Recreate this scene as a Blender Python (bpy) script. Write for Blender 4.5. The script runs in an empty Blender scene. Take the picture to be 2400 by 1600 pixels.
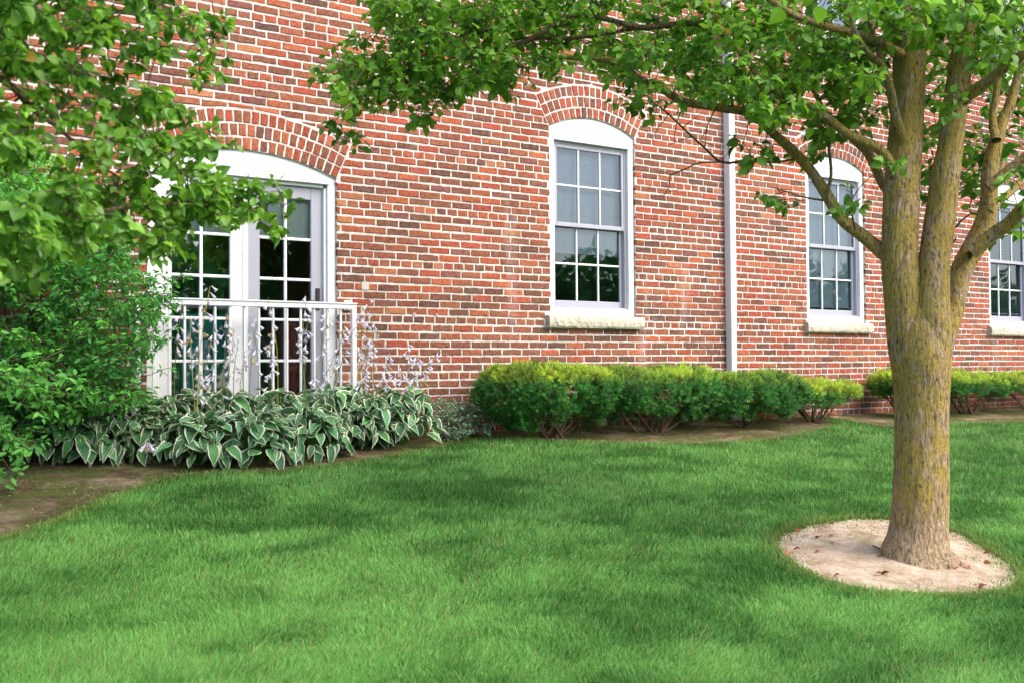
import bpy, math, random
import numpy as np
from mathutils import Vector, Matrix
S = bpy.context.scene
C = S.collection
rng = np.random.default_rng(7)
random.seed(7)
PI = math.pi
# ------------------------------------------------------------------ camera maths (2400x1600 frame of the photograph)
FOC = 2400.0
YAW, PIT, ROL = 0.5779132611, 0.0239799550, -0.0069797349
CZ = 1.6
CAM = np.array([0.0, -8.0, CZ])
_f = np.array([math.sin(YAW)*math.cos(PIT), math.cos(YAW)*math.cos(PIT), math.sin(PIT)])
_r = np.array([math.cos(YAW), -math.sin(YAW), 0.0]); _u = np.cross(_r, _f)
_c, _s = math.cos(ROL), math.sin(ROL)
RT, UP, FW = _c*_r+_s*_u, -_s*_r+_c*_u, _f
def ray(px, py): return FW+(px-1200)/FOC*RT-(py-800)/FOC*UP
def P(px, py, d): return CAM+ray(px, py)*d
def pl(px, py, y):                      # point on the plane y = const
    r = ray(px, py); return CAM+r*((y-CAM[1])/r[1])
def proj(p):
    d = np.asarray(p)-CAM; w = d@FW
    return 1200+FOC*(d@RT)/w, 800-FOC*(d@UP)/w, w
def gz(x, y):                           # terrain height, vectorised
    x = np.asarray(x, float); y = np.asarray(y, float)
    z = np.where(y > -8, 1.0+0.105*np.minimum(y, 0), 0.16-0.6*(1-np.exp(-np.maximum(-8-y, 0)/12)))
    return z+0.022*np.sin(x*.9+1.3)*np.sin(y*1.1+.4)*np.clip(-y/2, 0, 1)
def G(px, py):
    r = ray(px, py); t = 0.0
    lo, hi = .5, 60.
    for _ in range(50):
        m = (lo+hi)/2; p = CAM+r*m
        if p[2] > gz(p[0], p[1]): lo = m
        else: hi = m
    return CAM+r*lo
# ------------------------------------------------------------------ noise
def _h(i, j, k, s):
    n = (i*374761393+j*668265263+k*2147483647+s*1274126177) & 0xFFFFFFFF
    n = ((n ^ (n >> 13))*1274126177) & 0xFFFFFFFF
    return ((n ^ (n >> 16)) & 0xFFFF)/65535.0
def noise(x, y, z=0., s=0):
    x, y, z = np.broadcast_arrays(np.asarray(x, float), np.asarray(y, float), np.asarray(z, float))
    i, j, k = np.floor(x).astype(np.int64), np.floor(y).astype(np.int64), np.floor(z).astype(np.int64)
    u, v, w = x-i, y-j, z-k
    u, v, w = u*u*(3-2*u), v*v*(3-2*v), w*w*(3-2*w)
    r = 0
    for a in (0, 1):
        for b in (0, 1):
            for c in (0, 1):
                r = r+_h(i+a, j+b, k+c, s)*(u if a else 1-u)*(v if b else 1-v)*(w if c else 1-w)
    return r
def fbm(x, y, z=0., s=0, o=4):
    r, a, t = 0, 1., 0.
    for q in range(o):
        r = r+a*noise(x*2**q, y*2**q, z*2**q if not np.isscalar(z) or z else 0., s+q); t += a; a *= .5
    return r/t
# ------------------------------------------------------------------ mesh / object helpers
ORG = {}
def tag(o, label=None, cat=None, group=None, kind=None):
    if label: o['label'] = label
    if cat: o['category'] = cat
    if group: o['group'] = group
    if kind: o['kind'] = kind
    return o
def thing(name, loc, label, cat, group=None):
    o = bpy.data.objects.new(name, None); C.objects.link(o); o.location = loc
    o.empty_display_size = .2; ORG[o.name] = np.array(loc, float)
    return tag(o, label, cat, group)
def mk(name, V, polys, mat, parent=None, col=None, vec=None, smooth=False, org=None):
    V = np.asarray(V, float).reshape(-1, 3)
    o0 = ORG[parent.name] if parent else (np.array(org, float) if org is not None else np.zeros(3))
    me = bpy.data.meshes.new(name)
    if isinstance(polys, np.ndarray): polys = [polys]
    polys = [np.asarray(p, np.int64) for p in polys if len(p)]
    me.vertices.add(len(V)); me.vertices.foreach_set('co', (V-o0).astype(np.float32).ravel())
    li = np.concatenate([p.ravel() for p in polys]); tot = np.concatenate([np.full(len(p), p.shape[1]) for p in polys])
    st = np.concatenate([[0], np.cumsum(tot)[:-1]])
    me.loops.add(len(li)); me.loops.foreach_set('vertex_index', li.astype(np.int32))
    me.polygons.add(len(tot)); me.polygons.foreach_set('loop_start', st.astype(np.int32))
    me.polygons.foreach_set('use_smooth', np.full(len(tot), smooth))
    me.update(calc_edges=True)
    if col is not None:
        a = me.color_attributes.new('col', 'FLOAT_COLOR', 'POINT')
        a.data.foreach_set('color', np.hstack([np.asarray(col, np.float32), np.ones((len(V), 1), np.float32)]).ravel())
    if vec is not None:
        a = me.attributes.new('lv', 'FLOAT_VECTOR', 'POINT')
        a.data.foreach_set('vector', np.asarray(vec, np.float32).ravel())
    me.validate()
    me.materials.append(mat)
    o = bpy.data.objects.new(name, me); C.objects.link(o)
    if parent: o.parent = parent
    else: o.location = o0
    ORG[o.name] = o0
    return o
class MB:
    def __init__(s): s.v = []; s.q = []; s.t = []; s.c = []; s.n = 0; s.ng = []
    def add(s, V, q=None, t=None, c=None):
        V = np.asarray(V, float).reshape(-1, 3)
        s.v.append(V)
        if q is not None and len(q): s.q.append(np.asarray(q)+s.n)
        if t is not None and len(t): s.t.append(np.asarray(t)+s.n)
        if c is not None: s.c.append(np.broadcast_to(np.asarray(c, float), (len(V), 3)))
        s.n += len(V)
    def box(s, x0, x1, y0, y1, z0, z1, c=None):
        V = [(x, y, z) for x in (x0, x1) for y in (y0, y1) for z in (z0, z1)]
        s.add(V, [(0, 1, 3, 2), (4, 6, 7, 5), (0, 4, 5, 1), (2, 3, 7, 6), (0, 2, 6, 4), (1, 5, 7, 3)], c=c)
    def bar(s, x0, x1, y0, y1, z0, z1, b=.004, c=None):   # box with bevelled long edges on the front side
        # chamfered cross-section all round in the x-z plane at y0 (front)
        V = []
        for (y, i) in ((y1, 0), (y0+b, 0), (y0, b)):
            V += [(x0+i, y, z0+i), (x1-i, y, z0+i), (x1-i, y, z1-i), (x0+i, y, z1-i)]
        q = [(k*4+j, k*4+(j+1) % 4, (k+1)*4+(j+1) % 4, (k+1)*4+j) for k in (0, 1) for j in range(4)]+[(8, 9, 10, 11), (3, 2, 1, 0)]
        s.add(V, q, c=c)
    def tube(s, pts, rad, n=8, c=None, cap=True):
        V, q = tube_geo(pts, rad, n); s.add(V, q, c=c)
    def build(s, name, mat, parent=None, smooth=False, org=None):
        pol = []
        if s.q: pol.append(np.concatenate(s.q))
        if s.t: pol.append(np.concatenate(s.t))
        return mk(name, np.concatenate(s.v), pol, mat, parent, np.concatenate(s.c) if s.c else None, None, smooth, org)
def frames(pts):
    pts = np.asarray(pts, float); T = np.gradient(pts, axis=0); T /= np.linalg.norm(T, axis=1)[:, None]+1e-9
    ref = np.array([0.31, .9, .1]); N = []
    n = np.cross(T[0], ref); n /= np.linalg.norm(n)
    for t in T:
        n = n-t*(n@t); n /= np.linalg.norm(n)+1e-9; N.append(n.copy())
    N = np.array(N); return T, N, np.cross(T, N)
def tube_geo(pts, rad, n=8):
    pts = np.asarray(pts, float); rad = np.asarray(rad, float); m = len(pts)
    T, N, B = frames(pts); a = np.arange(n)*2*PI/n
    rad = rad[:, None] if rad.ndim == 1 else rad
    V = pts[:, None]+(N[:, None]*np.cos(a)[None, :, None]+B[:, None]*np.sin(a)[None, :, None])*rad[:, :, None]
    i = np.arange(m-1)[:, None]*n; j = np.arange(n)[None]; j2 = (j+1) % n
    q = np.stack([i+j, i+j2, i+n+j2, i+n+j], -1).reshape(-1, 4)
    return V.reshape(-1, 3), q
def spline(pts, step):
    pts = np.asarray(pts, float); out = []
    ext = np.vstack([2*pts[0]-pts[1], pts, 2*pts[-1]-pts[-2]])
    for i in range(1, len(ext)-2):
        p0, p1, p2, p3 = ext[i-1:i+3]
        k = max(2, int(np.linalg.norm((p2-p1)[:3])/step)+1)
        for t in np.arange(k)/k:
            out.append(.5*(2*p1+(p2-p0)*t+(2*p0-5*p1+4*p2-p3)*t*t+(3*p1-p0-3*p2+p3)*t**3))
    out.append(pts[-1]); return np.array(out)
def inst(TV, quads, pos, M, scale=1.):
    """template verts (n,3), quads (m,4); pos (N,3); M (N,3,3) rows = axes"""
    N = len(pos); n = len(TV)
    sc = np.broadcast_to(np.asarray(scale, float), (N,))
    V = np.einsum('vi,nij->nvj', TV, M)*sc[:, None, None]+pos[:, None]
    Q = (quads[None]+(np.arange(N)*n)[:, None, None]).reshape(-1, quads.shape[1])
    return V.reshape(-1, 3), Q
def unit(a): a = np.asarray(a, float); return a/(np.linalg.norm(a, axis=-1, keepdims=True)+1e-9)
def basis(d, n):                        # rows: side, along, normal
    d = unit(d); n = n-d*(n*d).sum(-1, keepdims=True); n = unit(n)
    return np.stack([np.cross(d, n), d, n], 1)
def s2l(r, g, b):
    f = lambda c: ((c/255+.055)/1.055)**2.4 if c > 10 else c/255/12.92
    return (f(r), f(g), f(b))
# ------------------------------------------------------------------ materials
class NT:
    def __init__(s, name):
        s.m = bpy.data.materials.new(name); s.m.use_nodes = True; s.t = s.m.node_tree; s.t.nodes.clear()
        s.out = s.n('ShaderNodeOutputMaterial')
    def n(s, ty, **k):
        o = s.t.nodes.new(ty)
        for a, v in k.items():
            if hasattr(o, a) and not a.startswith('i_'): setattr(o, a, v)
        return o
    def l(s, a, b): s.t.links.new(a, b)
    def val(s, sock, v):
        if hasattr(v, 'is_output'): s.l(v, sock)
        else: sock.default_value = v
    def noise(s, scale, detail=4, rough=.55, vec=None, dist=0.):
        o = s.n('ShaderNodeTexNoise'); o.inputs['Scale'].default_value = scale; o.inputs['Detail'].default_value = detail
        o.inputs['Roughness'].default_value = rough; o.inputs['Distortion'].default_value = dist
        if vec: s.l(vec, o.inputs['Vector'])
        return o.outputs['Fac']
    def obj(s, scale=(1, 1, 1), rot=(0, 0, 0)):
        t = s.n('ShaderNodeTexCoord'); m = s.n('ShaderNodeMapping'); m.inputs['Scale'].default_value = scale; m.inputs['Rotation'].default_value = rot
        s.l(t.outputs['Object'], m.inputs['Vector']); return m.outputs['Vector']
    def attr(s, name, out='Color'):
        a = s.n('ShaderNodeAttribute'); a.attribute_name = name; return a.outputs[out]
    def mix(s, f, a, b, bt='MIX'):
        o = s.n('ShaderNodeMix'); o.data_type = 'RGBA'; o.blend_type = bt
        s.val(o.inputs[0], f); 
        for i, v in ((6, a), (7, b)):
            if isinstance(v, tuple): v = (*v, 1)[:4]
            s.val(o.inputs[i], v)
        return o.outputs[2]
    def ramp(s, f, stops):
        o = s.n('ShaderNodeValToRGB'); e = o.color_ramp.elements
        while len(e) < len(stops): e.new(.5)
        for k, (p, c) in zip(e, stops):
            k.position = p; k.color = (*c, 1) if isinstance(c, tuple) else (c, c, c, 1)
        s.val(o.inputs[0], f); return o.outputs[0]
    def math(s, op, a, b=0., cl=False):
        o = s.n('ShaderNodeMath'); o.operation = op; o.use_clamp = cl; s.val(o.inputs[0], a); s.val(o.inputs[1], b); return o.outputs[0]
    def bump(s, h, strength, dist, nrm=None):
        o = s.n('ShaderNodeBump'); o.inputs['Strength'].default_value = strength; o.inputs['Distance'].default_value = dist
        s.val(o.inputs['Height'], h)
        if nrm: s.l(nrm, o.inputs['Normal'])
        return o.outputs['Normal']
    def pr(s, color, rough=.6, normal=None, spec=.5, **k):
        o = s.n('ShaderNodeBsdfPrincipled')
        if isinstance(color, tuple): color = (*color, 1)[:4]
        s.val(o.inputs['Base Color'], color); s.val(o.inputs['Roughness'], rough); s.val(o.inputs['Specular IOR Level'], spec)
        if normal: s.l(normal, o.inputs['Normal'])
        for a, v in k.items(): s.val(o.inputs[a], v)
        return o.outputs[0]
    def fin(s, sh): s.l(sh, s.out.inputs['Surface']); return s.m
    def mixs(s, f, a, b):
        o = s.n('ShaderNodeMixShader'); s.val(o.inputs[0], f); s.l(a, o.inputs[1]); s.l(b, o.inputs[2]); return o.outputs[0]
def m_brick():
    t = NT('brick'); v = t.obj()
    base = t.attr('col')
    f1 = t.noise(26, 5, .7, v)
    grooves = t.noise(1, 3, .6, t.obj((190, 60, 26)))
    blot = t.noise(70, 4, .65, v)
    c = t.mix(t.ramp(grooves, [(.42, 0.), (.56, 1.)]), t.mix(.55, base, (.04, .022, .018), 'MIX'), base)
    c = t.mix(t.ramp(f1, [(.4, 0.), (.72, .5)]), c, t.mix(.5, base, (.6, .36, .26)))
    c = t.mix(t.ramp(blot, [(.3, .75), (.42, 0.)]), c, (.045, .028, .024))
    c = t.mix(t.ramp(t.noise(90, 3, .6, t.obj((1, 1, 1), (0.3, 0, 0))), [(.66, 0.), (.74, .6)]), c, (.55, .47, .41))
    sz = t.n('ShaderNodeSeparateXYZ'); t.l(v, sz.inputs[0])
    st = t.ramp(t.math('ADD', sz.outputs[2], t.math('MULTIPLY', t.noise(1.6, 5, .7, v), 1.3)), [(.55, .55), (1.25, 0.)])
    c = t.mix(st, c, t.mix(1., c, (.55, .50, .46), 'MULTIPLY'))
    c = t.mix(t.ramp(t.noise(.9, 5, .65, t.obj((1, 1, .6))), [(.45, 0.), (.68, .8)]), c, t.mix(1., c, (.74, .68, .64), 'MULTIPLY'))
    c = t.mix(t.ramp(t.noise(1.7, 4, .6, t.obj((1.6, 1, .25))), [(.60, 0.), (.72, .5)]), c, t.mix(.35, c, (.7, .66, .62)))
    h = t.math('ADD', t.math('MULTIPLY', grooves, 1.2), t.noise(150, 3, .7, v))
    return t.fin(t.pr(c, .93, t.bump(h, 1., .006), .2))
def m_mortar():
    t = NT('mortar'); v = t.obj()
    c = t.ramp(t.noise(14, 6, .7, v), [(.25, (.44, .40, .35)), (.5, (.66, .62, .57)), (.8, (.80, .77, .72))])
    c = t.mix(t.ramp(t.noise(2.2, 4, .6, v), [(.42, 0.), (.7, .6)]), c, (.38, .33, .27))
    sz = t.n('ShaderNodeSeparateXYZ'); t.l(v, sz.inputs[0])
    st = t.ramp(t.math('ADD', sz.outputs[2], t.math('MULTIPLY', t.noise(1.6, 5, .7, v), 1.3)), [(.6, .8), (1.4, 0.)])
    c = t.mix(st, c, (.36, .33, .30))
    return t.fin(t.pr(c, .95, t.bump(t.noise(120, 5, .75, v), .8, .005), .2))
def m_paint(name, col, rough=.4, dirt=.25):
    t = NT(name); v = t.obj()
    c = t.mix(t.ramp(t.noise(5, 6, .7, v), [(.45, 0.), (.8, dirt)]), col, tuple(a*.72 for a in col))
    c = t.mix(t.ramp(t.noise(1, 4, .6, t.obj((30, 30, 1.5))), [(.55, 0.), (.75, dirt*.6)]), c, (.45, .42, .36))
    return t.fin(t.pr(c, rough, t.bump(t.noise(60, 3, .5, v), .12, .002), .45))
def m_stone():
    t = NT('limestone'); v = t.obj()
    c = t.ramp(t.noise(9, 6, .75, v), [(.2, (.40, .36, .27)), (.5, (.62, .57, .46)), (.8, (.74, .70, .60))])
    c = t.mix(t.ramp(t.noise(3, 5, .7, v), [(.5, 0.), (.7, .55)]), c, (.20, .19, .15))
    return t.fin(t.pr(c, .95, t.bump(t.noise(28, 6, .7, v), 1., .02), .2))
def m_glass(name='glass', refl=1.15):
    t = NT(name)
    fr = t.n('ShaderNodeFresnel'); fr.inputs[0].default_value = 1.6
    g = t.n('ShaderNodeBsdfGlossy'); g.inputs['Roughness'].default_value = .015; g.inputs['Color'].default_value = (.80, .92, 1, 1)
    t.l(t.bump(t.noise(2.2, 2, .5, t.obj()), .06, .02), g.inputs['Normal'])
    tr = t.n('ShaderNodeBsdfTransparent'); tr.inputs[0].default_value = (.86, .9, .9, 1)
    return t.fin(t.mixs(t.math('MULTIPLY_ADD', fr.outputs[0], 1.9) if False else t.math('MULTIPLY', fr.outputs[0], refl, True), tr.outputs[0], g.outputs[0]))
def m_plain(name, col, rough=.7, spec=.4):
    t = NT(name); c = t.mix(t.ramp(t.noise(8, 5, .6, t.obj()), [(.35, 0.), (.75, .4)]), col, tuple(a*.65 for a in col))
    return t.fin(t.pr(c, rough, None, spec))
def m_bark(name='bark', lichen=.78, dark=1.15):
    t = NT(name)
    v = t.obj((1, 1, .24)); v1 = t.obj()
    ridge = t.noise(70, 6, .68, v, .8)
    fine = t.noise(130, 3, .6, t.obj((1, 1, .3)))
    c = t.ramp(ridge, [(.35, (.09*dark, .062*dark, .035*dark)), (.42, (.33*dark, .23*dark, .125*dark)), (.54, (.62*dark, .45*dark, .28*dark)), (.75, (.80*dark, .63*dark, .44*dark))])
    lm = t.math('MULTIPLY', t.ramp(t.noise(13, 7, .8, t.obj((1, 1, .5))), [(.44, 0.), (.51, 1.)]), t.ramp(ridge, [(.40, 0.), (.46, lichen)]))
    sx = t.n('ShaderNodeSeparateXYZ'); t.l(v1, sx.inputs[0])
    lm = t.math('MULTIPLY', lm, t.ramp(t.math('ADD', sx.outputs[2], t.math('MULTIPLY', t.noise(6, 3, .5, v1), .5)), [(.42, 0.), (.62, 1.)]))
    lc = t.ramp(t.noise(60, 3, .6, v1), [(.3, (.40, .31, .05)), (.55, (.70, .50, .07)), (.8, (.82, .56, .08))])
    c = t.mix(lm, c, lc)
    c = t.mix(t.ramp(t.noise(16, 5, .6, v1), [(.58, 0.), (.72, .3)]), c, (.16, .17, .06))
    h = t.math('ADD', t.math('MULTIPLY', ridge, 2.2), t.math('MULTIPLY', fine, .6))
    return t.fin(t.pr(c, .9, t.bump(h, 1., .03), .25))
def m_leaf(name, trans=.35, rough=.42, tint=(1, 1, 1), spec=.38):
    t = NT(name); c = t.attr('col')
    lv = t.n('ShaderNodeSeparateXYZ'); t.l(t.attr('lv', 'Vector'), lv.inputs[0])
    mid = t.ramp(t.math('ABSOLUTE', lv.outputs[0]), [(.0, .45), (.10, 0.)])
    c = t.mix(mid, c, t.mix(.5, c, (.35, .45, .15)))
    c = t.mix(t.ramp(t.noise(60, 3, .5, t.obj()), [(.4, 0.), (.8, .35)]), c, t.mix(.5, c, (.02, .05, .01)))
    p = t.pr(c, rough, None, spec)
    tr = t.n('ShaderNodeBsdfTranslucent'); t.l(t.mix(.55, c, t.mix(1., c, (2.0, 1.9, .8), 'MULTIPLY')), tr.inputs[0])
    return t.fin(t.mixs(trans, p, tr.outputs[0]))
def m_hosta():
    t = NT('hosta_leaf'); lv = t.n('ShaderNodeSeparateXYZ'); t.l(t.attr('lv', 'Vector'), lv.inputs[0])
    base = t.attr('col')
    e = t.math('ABSOLUTE', lv.outputs[0])
    tipw = t.math('MULTIPLY', t.math('POWER', lv.outputs[1], 6.), .35)
    e = t.math('ADD', t.math('ADD', e, tipw), t.math('MULTIPLY', t.math('SUBTRACT', t.noise(38, 3, .6, t.obj()), .5), .35))
    mask = t.ramp(e, [(.76, 0.), (.83, 1.)])
    cream = t.mix(t.noise(9, 2, .5, t.obj()), (.74, .76, .50), (.88, .88, .72))
    veins = t.math('SINE', t.math('MULTIPLY', lv.outputs[0], 26.))
    c = t.mix(t.ramp(veins, [(.5, 0.), (1., .25)]), base, t.mix(.5, base, (.30, .42, .28)))
    c = t.mix(mask, c, cream)
    nrm = t.bump(veins, .5, .0025)
    p = t.pr(c, .36, nrm, .5)
    tr = t.n('ShaderNodeBsdfTranslucent'); t.l(c, tr.inputs[0])
    return t.fin(t.mixs(.22, p, tr.outputs[0]))
def m_vcol(name, rough=.6, trans=0., spec=.35, nz=0.):
    t = NT(name); c = t.attr('col')
    if nz: c = t.mix(t.ramp(t.noise(nz, 4, .6, t.obj()), [(.35, 0.), (.75, .5)]), c, t.mix(.6, c, (.02, .02, .01)))
    p = t.pr(c, rough, None, spec)
    if trans:
        tr = t.n('ShaderNodeBsdfTranslucent'); t.l(c, tr.inputs[0]); p = t.mixs(trans, p, tr.outputs[0])
    return t.fin(p)
def m_ground():
    t = NT('turf'); v = t.obj()
    c = t.ramp(t.noise(30, 5, .7, v), [(.3, (.028, .052, .014)), (.55, (.055, .11, .025)), (.8, (.10, .17, .05))])
    return t.fin(t.pr(c, .95, t.bump(t.noise(80, 4, .7, v), 1., .02), .1))
def m_soil():
    t = NT('bed_soil'); v = t.obj()
    c = t.ramp(t.noise(18, 7, .75, v), [(.25, (.035, .022, .014)), (.5, (.11, .072, .042)), (.75, (.27, .19, .12))])
    c = t.mix(t.ramp(t.noise(2.2, 5, .65, v), [(.48, 0.), (.64, .85)]), c, (.40, .29, .21))
    c = t.mix(t.ramp(t.noise(3.4, 6, .75, t.obj((1, 1.6, 1), (0, 0, .7))), [(.42, 0.), (.58, .8)]), c, (.10, .135, .022))
    h = t.math('ADD', t.noise(40, 6, .75, v), t.noise(9, 3, .6, v))
    return t.fin(t.pr(c, .97, t.bump(h, 1., .03), .15))
def m_dirt():
    t = NT('pale_dirt'); v = t.obj()
    c = t.ramp(t.noise(7, 7, .7, v), [(.30, (.34, .22, .13)), (.46, (.58, .44, .31)), (.66, (.80, .67, .53))])
    c = t.mix(t.ramp(t.noise(55, 5, .75, v), [(.55, 0.), (.68, .7)]), c, (.22, .15, .09))
    c = t.mix(t.ramp(t.noise(4, 6, .8, t.obj((1, 1, 1), (0, 0, 1.))), [(.52, 0.), (.68, .6)]), c, (.30, .30, .12))
    h = t.math('ADD', t.noise(70, 6, .75, v), t.math('MULTIPLY', t.noise(9, 4, .6, v), 2.))
    return t.fin(t.pr(c, .97, t.bump(h, 1., .02), .15))
M = dict(brick=m_brick(), mortar=m_mortar(), white=m_paint('white_paint', (.80, .80, .80)), alu=m_paint('white_aluminium', (.82, .82, .83), .3, .1),
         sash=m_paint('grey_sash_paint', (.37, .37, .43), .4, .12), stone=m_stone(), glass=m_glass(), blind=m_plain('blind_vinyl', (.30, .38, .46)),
         dark=m_plain('dark_room', (.42, .42, .40)), bark=m_bark(), bark2=m_bark('dark_bark', .15, .5), leaf=m_leaf('pear_leaf'), leaf2=m_leaf('shrub_leaf', .3, .45),
         hosta=m_hosta(), stem=m_vcol('stem', .6, .1), petal=m_vcol('petal', .55, .35), yew=m_vcol('yew_needle', .5, .3, .35),
         twig=m_vcol('twig_bark', .85, 0., .2, 60), grass=m_vcol('grass_blade', .55, .4, .3), ground=m_ground(), soil=m_soil(), dirt=m_dirt(), dglass=m_glass('door_glass', 3.4), blind2=m_plain('pale_blind_vinyl', (.78, .86, .82)),
         handle=m_plain('dark_bronze', (.03, .025, .03), .35), debris=m_vcol('litter', .8), woods=m_vcol('far_leaves', .7, .5),
         seal=m_plain('sealant', (.5, .47, .42)))
# ------------------------------------------------------------------ THE BUILDING
COURSE, JT = .0695, .0168
Z0C = 2.53                              # top of a header course
XL, XR, ZB, ZT = -2.2, 17.5, .72, 6.35
OPEN = []
def opening(x0, x1, z0, zs, rise, sill=True):
    a = (x1-x0)/2; R = (a*a+rise*rise)/(2*rise)
    o = dict(x0=x0, x1=x1, z0=z0, zs=zs, xc=(x0+x1)/2, a=a, R=R, zc=zs+rise-R, phi=math.asin(a/R), th=.328, sh=.125 if sill else 0, rise=rise)
    OPEN.append(o); return o
DOOR = opening(1.919, 3.469, 1.10, 3.185, .16, False)
W1 = opening(5.664, 6.728, 2.081, 3.905, .135)
W2 = opening(9.279, 10.324, 2.081, 3.905, .135)
W3 = opening(12.885, 13.94, 2.081, 3.905, .135)
W2U = opening(9.279, 10.324, 5.50, 7.3, .135)
W3U = opening(12.885, 13.94, 5.50, 7.3, .135)
W1U = opening(5.664, 6.728, 5.50, 7.3, .135)
def hp(poly, n, d):
    """keep the part of a convex polygon where n.p >= d"""
    out = []; L = len(poly)
    for i in range(L):
        a, b = poly[i], poly[(i+1) % L]; da, db = n[0]*a[0]+n[1]*a[1]-d, n[0]*b[0]+n[1]*b[1]-d
        if da >= 0: out.append(a)
        if (da >= 0) != (db >= 0):
            t = da/(da-db); out.append((a[0]+(b[0]-a[0])*t, a[1]+(b[1]-a[1])*t))
    return out
def area(p): return .5*abs(sum(p[i][0]*p[(i+1) % len(p)][1]-p[(i+1) % len(p)][0]*p[i][1] for i in range(len(p))))
def sub_rect(p, x0, x1, z0, z1):
    if min(q[0] for q in p) >= x1 or max(q[0] for q in p) <= x0 or min(q[1] for q in p) >= z1 or max(q[1] for q in p) <= z0: return [p]
    res = [hp(p, (-1, 0), -x0), hp(p, (1, 0), x1)]
    mid = hp(hp(p, (1, 0), x0) or p, (-1, 0), -x1)
    if len(mid) > 2: res += [hp(mid, (0, -1), -z0), hp(mid, (0, 1), z1)]
    return [q for q in res if len(q) > 2]
def clip(p, g=0.):
    ps = [p]
    for o in OPEN:
        if max(q[0] for q in p) < o['x0']-.4 or min(q[0] for q in p) > o['x1']+.4: continue
        out = []
        for p_ in ps:
            zc_ = sum(q[1] for q in p_)/len(p_); cand = [p_]
            if o['sh']: cand = sub_rect(p_, o['x0']-.058-g, o['x1']+.058+g, o['z0']-o['sh']-g, o['z0']+g*.5)
            for c in cand:
                zc_ = sum(q[1] for q in c)/len(c)
                if zc_ < o['zs']: out += sub_rect(c, o['x0'], o['x1'], o['z0'], o['zs']+.06); continue
                if zc_ > o['zc']+o['R']+o['th']+.1: out.append(c); continue
                cx, cz, ph = o['xc'], o['zc'], o['phi']
                nl, nr = (-math.cos(ph), -math.sin(ph)), (math.cos(ph), -math.sin(ph))   # outward normals of the skewbacks
                dl_, dr_ = nl[0]*cx+nl[1]*cz, nr[0]*cx+nr[1]*cz
                L_, R_ = hp(c, nl, dl_+g), hp(c, nr, dr_+g)
                mid = hp(c, (-nl[0], -nl[1]), -dl_-g); mid = hp(mid, (-nr[0], -nr[1]), -dr_-g) if len(mid) > 2 else []
                for q in (L_, R_):
                    if len(q) > 2: out.append(q)
                if len(mid) > 2:
                    mx, mz = sum(q[0] for q in mid)/len(mid)-cx, sum(q[1] for q in mid)/len(mid)-cz; l = math.hypot(mx, mz); n = (mx/l, mz/l)
                    q = hp(mid, n, n[0]*cx+n[1]*cz+o['R']+o['th']+g)
                    if len(q) > 2: out.append(q)
        ps = out
    return ps
BR_PAL = [s2l(192, 102, 66), s2l(182, 84, 60), s2l(166, 94, 66), s2l(152, 88, 64), s2l(136, 84, 65), s2l(120, 77, 63), s2l(198, 124, 86), s2l(138, 84, 76), s2l(102, 72, 62)]
def brick_col(x, z, n=1):
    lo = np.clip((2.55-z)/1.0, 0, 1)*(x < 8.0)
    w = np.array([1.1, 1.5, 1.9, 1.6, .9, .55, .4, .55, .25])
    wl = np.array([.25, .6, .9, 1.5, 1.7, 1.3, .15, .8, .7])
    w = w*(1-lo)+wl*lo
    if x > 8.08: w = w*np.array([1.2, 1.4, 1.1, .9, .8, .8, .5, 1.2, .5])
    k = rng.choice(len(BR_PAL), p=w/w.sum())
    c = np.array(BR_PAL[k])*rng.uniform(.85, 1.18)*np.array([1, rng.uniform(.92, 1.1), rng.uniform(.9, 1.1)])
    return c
bV, bQ, bN, bC = [], [], [], []; bn = 0
def add_brick(q4, col):
    """q4: 4 corners (x,z) bottom-left, bottom-right, top-right, top-left"""
    global bn
    q4 = np.array(q4); pts = []; K = len(q4)
    for i in range(K):
        a, b = q4[i], q4[(i+1) % K]; L = np.linalg.norm(b-a)
        k = 5 if L > .12 else (2 if L > .08 else 1)
        pts.append(a)
        for j in range(k): pts.append(a+(b-a)*(j+1)/(k+1))
    pts = np.array(pts); n = len(pts)
    c = pts.mean(0); pts = pts+rng.normal(0, .0017, pts.shape)
    y0 = float(np.clip(rng.normal(0, .0016), -.003, .002))
    dirv = pts-c
    hw, hh = np.abs(dirv[:, 0]).max(), np.abs(dirv[:, 1]).max()
    inn = c+dirv*np.array([1-.0045/max(hw, .01), 1-.0045/max(hh, .01)])
    ring = lambda p, y: np.stack([p[:, 0], np.full(n, y)+rng.normal(0, .0006, n), p[:, 1]], 1)
    V = np.concatenate([ring(pts, .10), ring(pts, y0+.0045), ring(inn, y0)])
    i = np.arange(n); j = (i+1) % n
    Q = np.concatenate([np.stack([i, j, n+j, n+i], 1), np.stack([n+i, n+j, 2*n+j, 2*n+i], 1)])
    bV.append(V); bQ.append(Q+bn); bN.append((np.arange(n)+2*n+bn)); bC.append(np.broadcast_to(col, (3*n, 3))); bn += 3*n
mort = MB()
row = int(math.ceil((ZT-Z0C)/COURSE)); z = Z0C+row*COURSE
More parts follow.
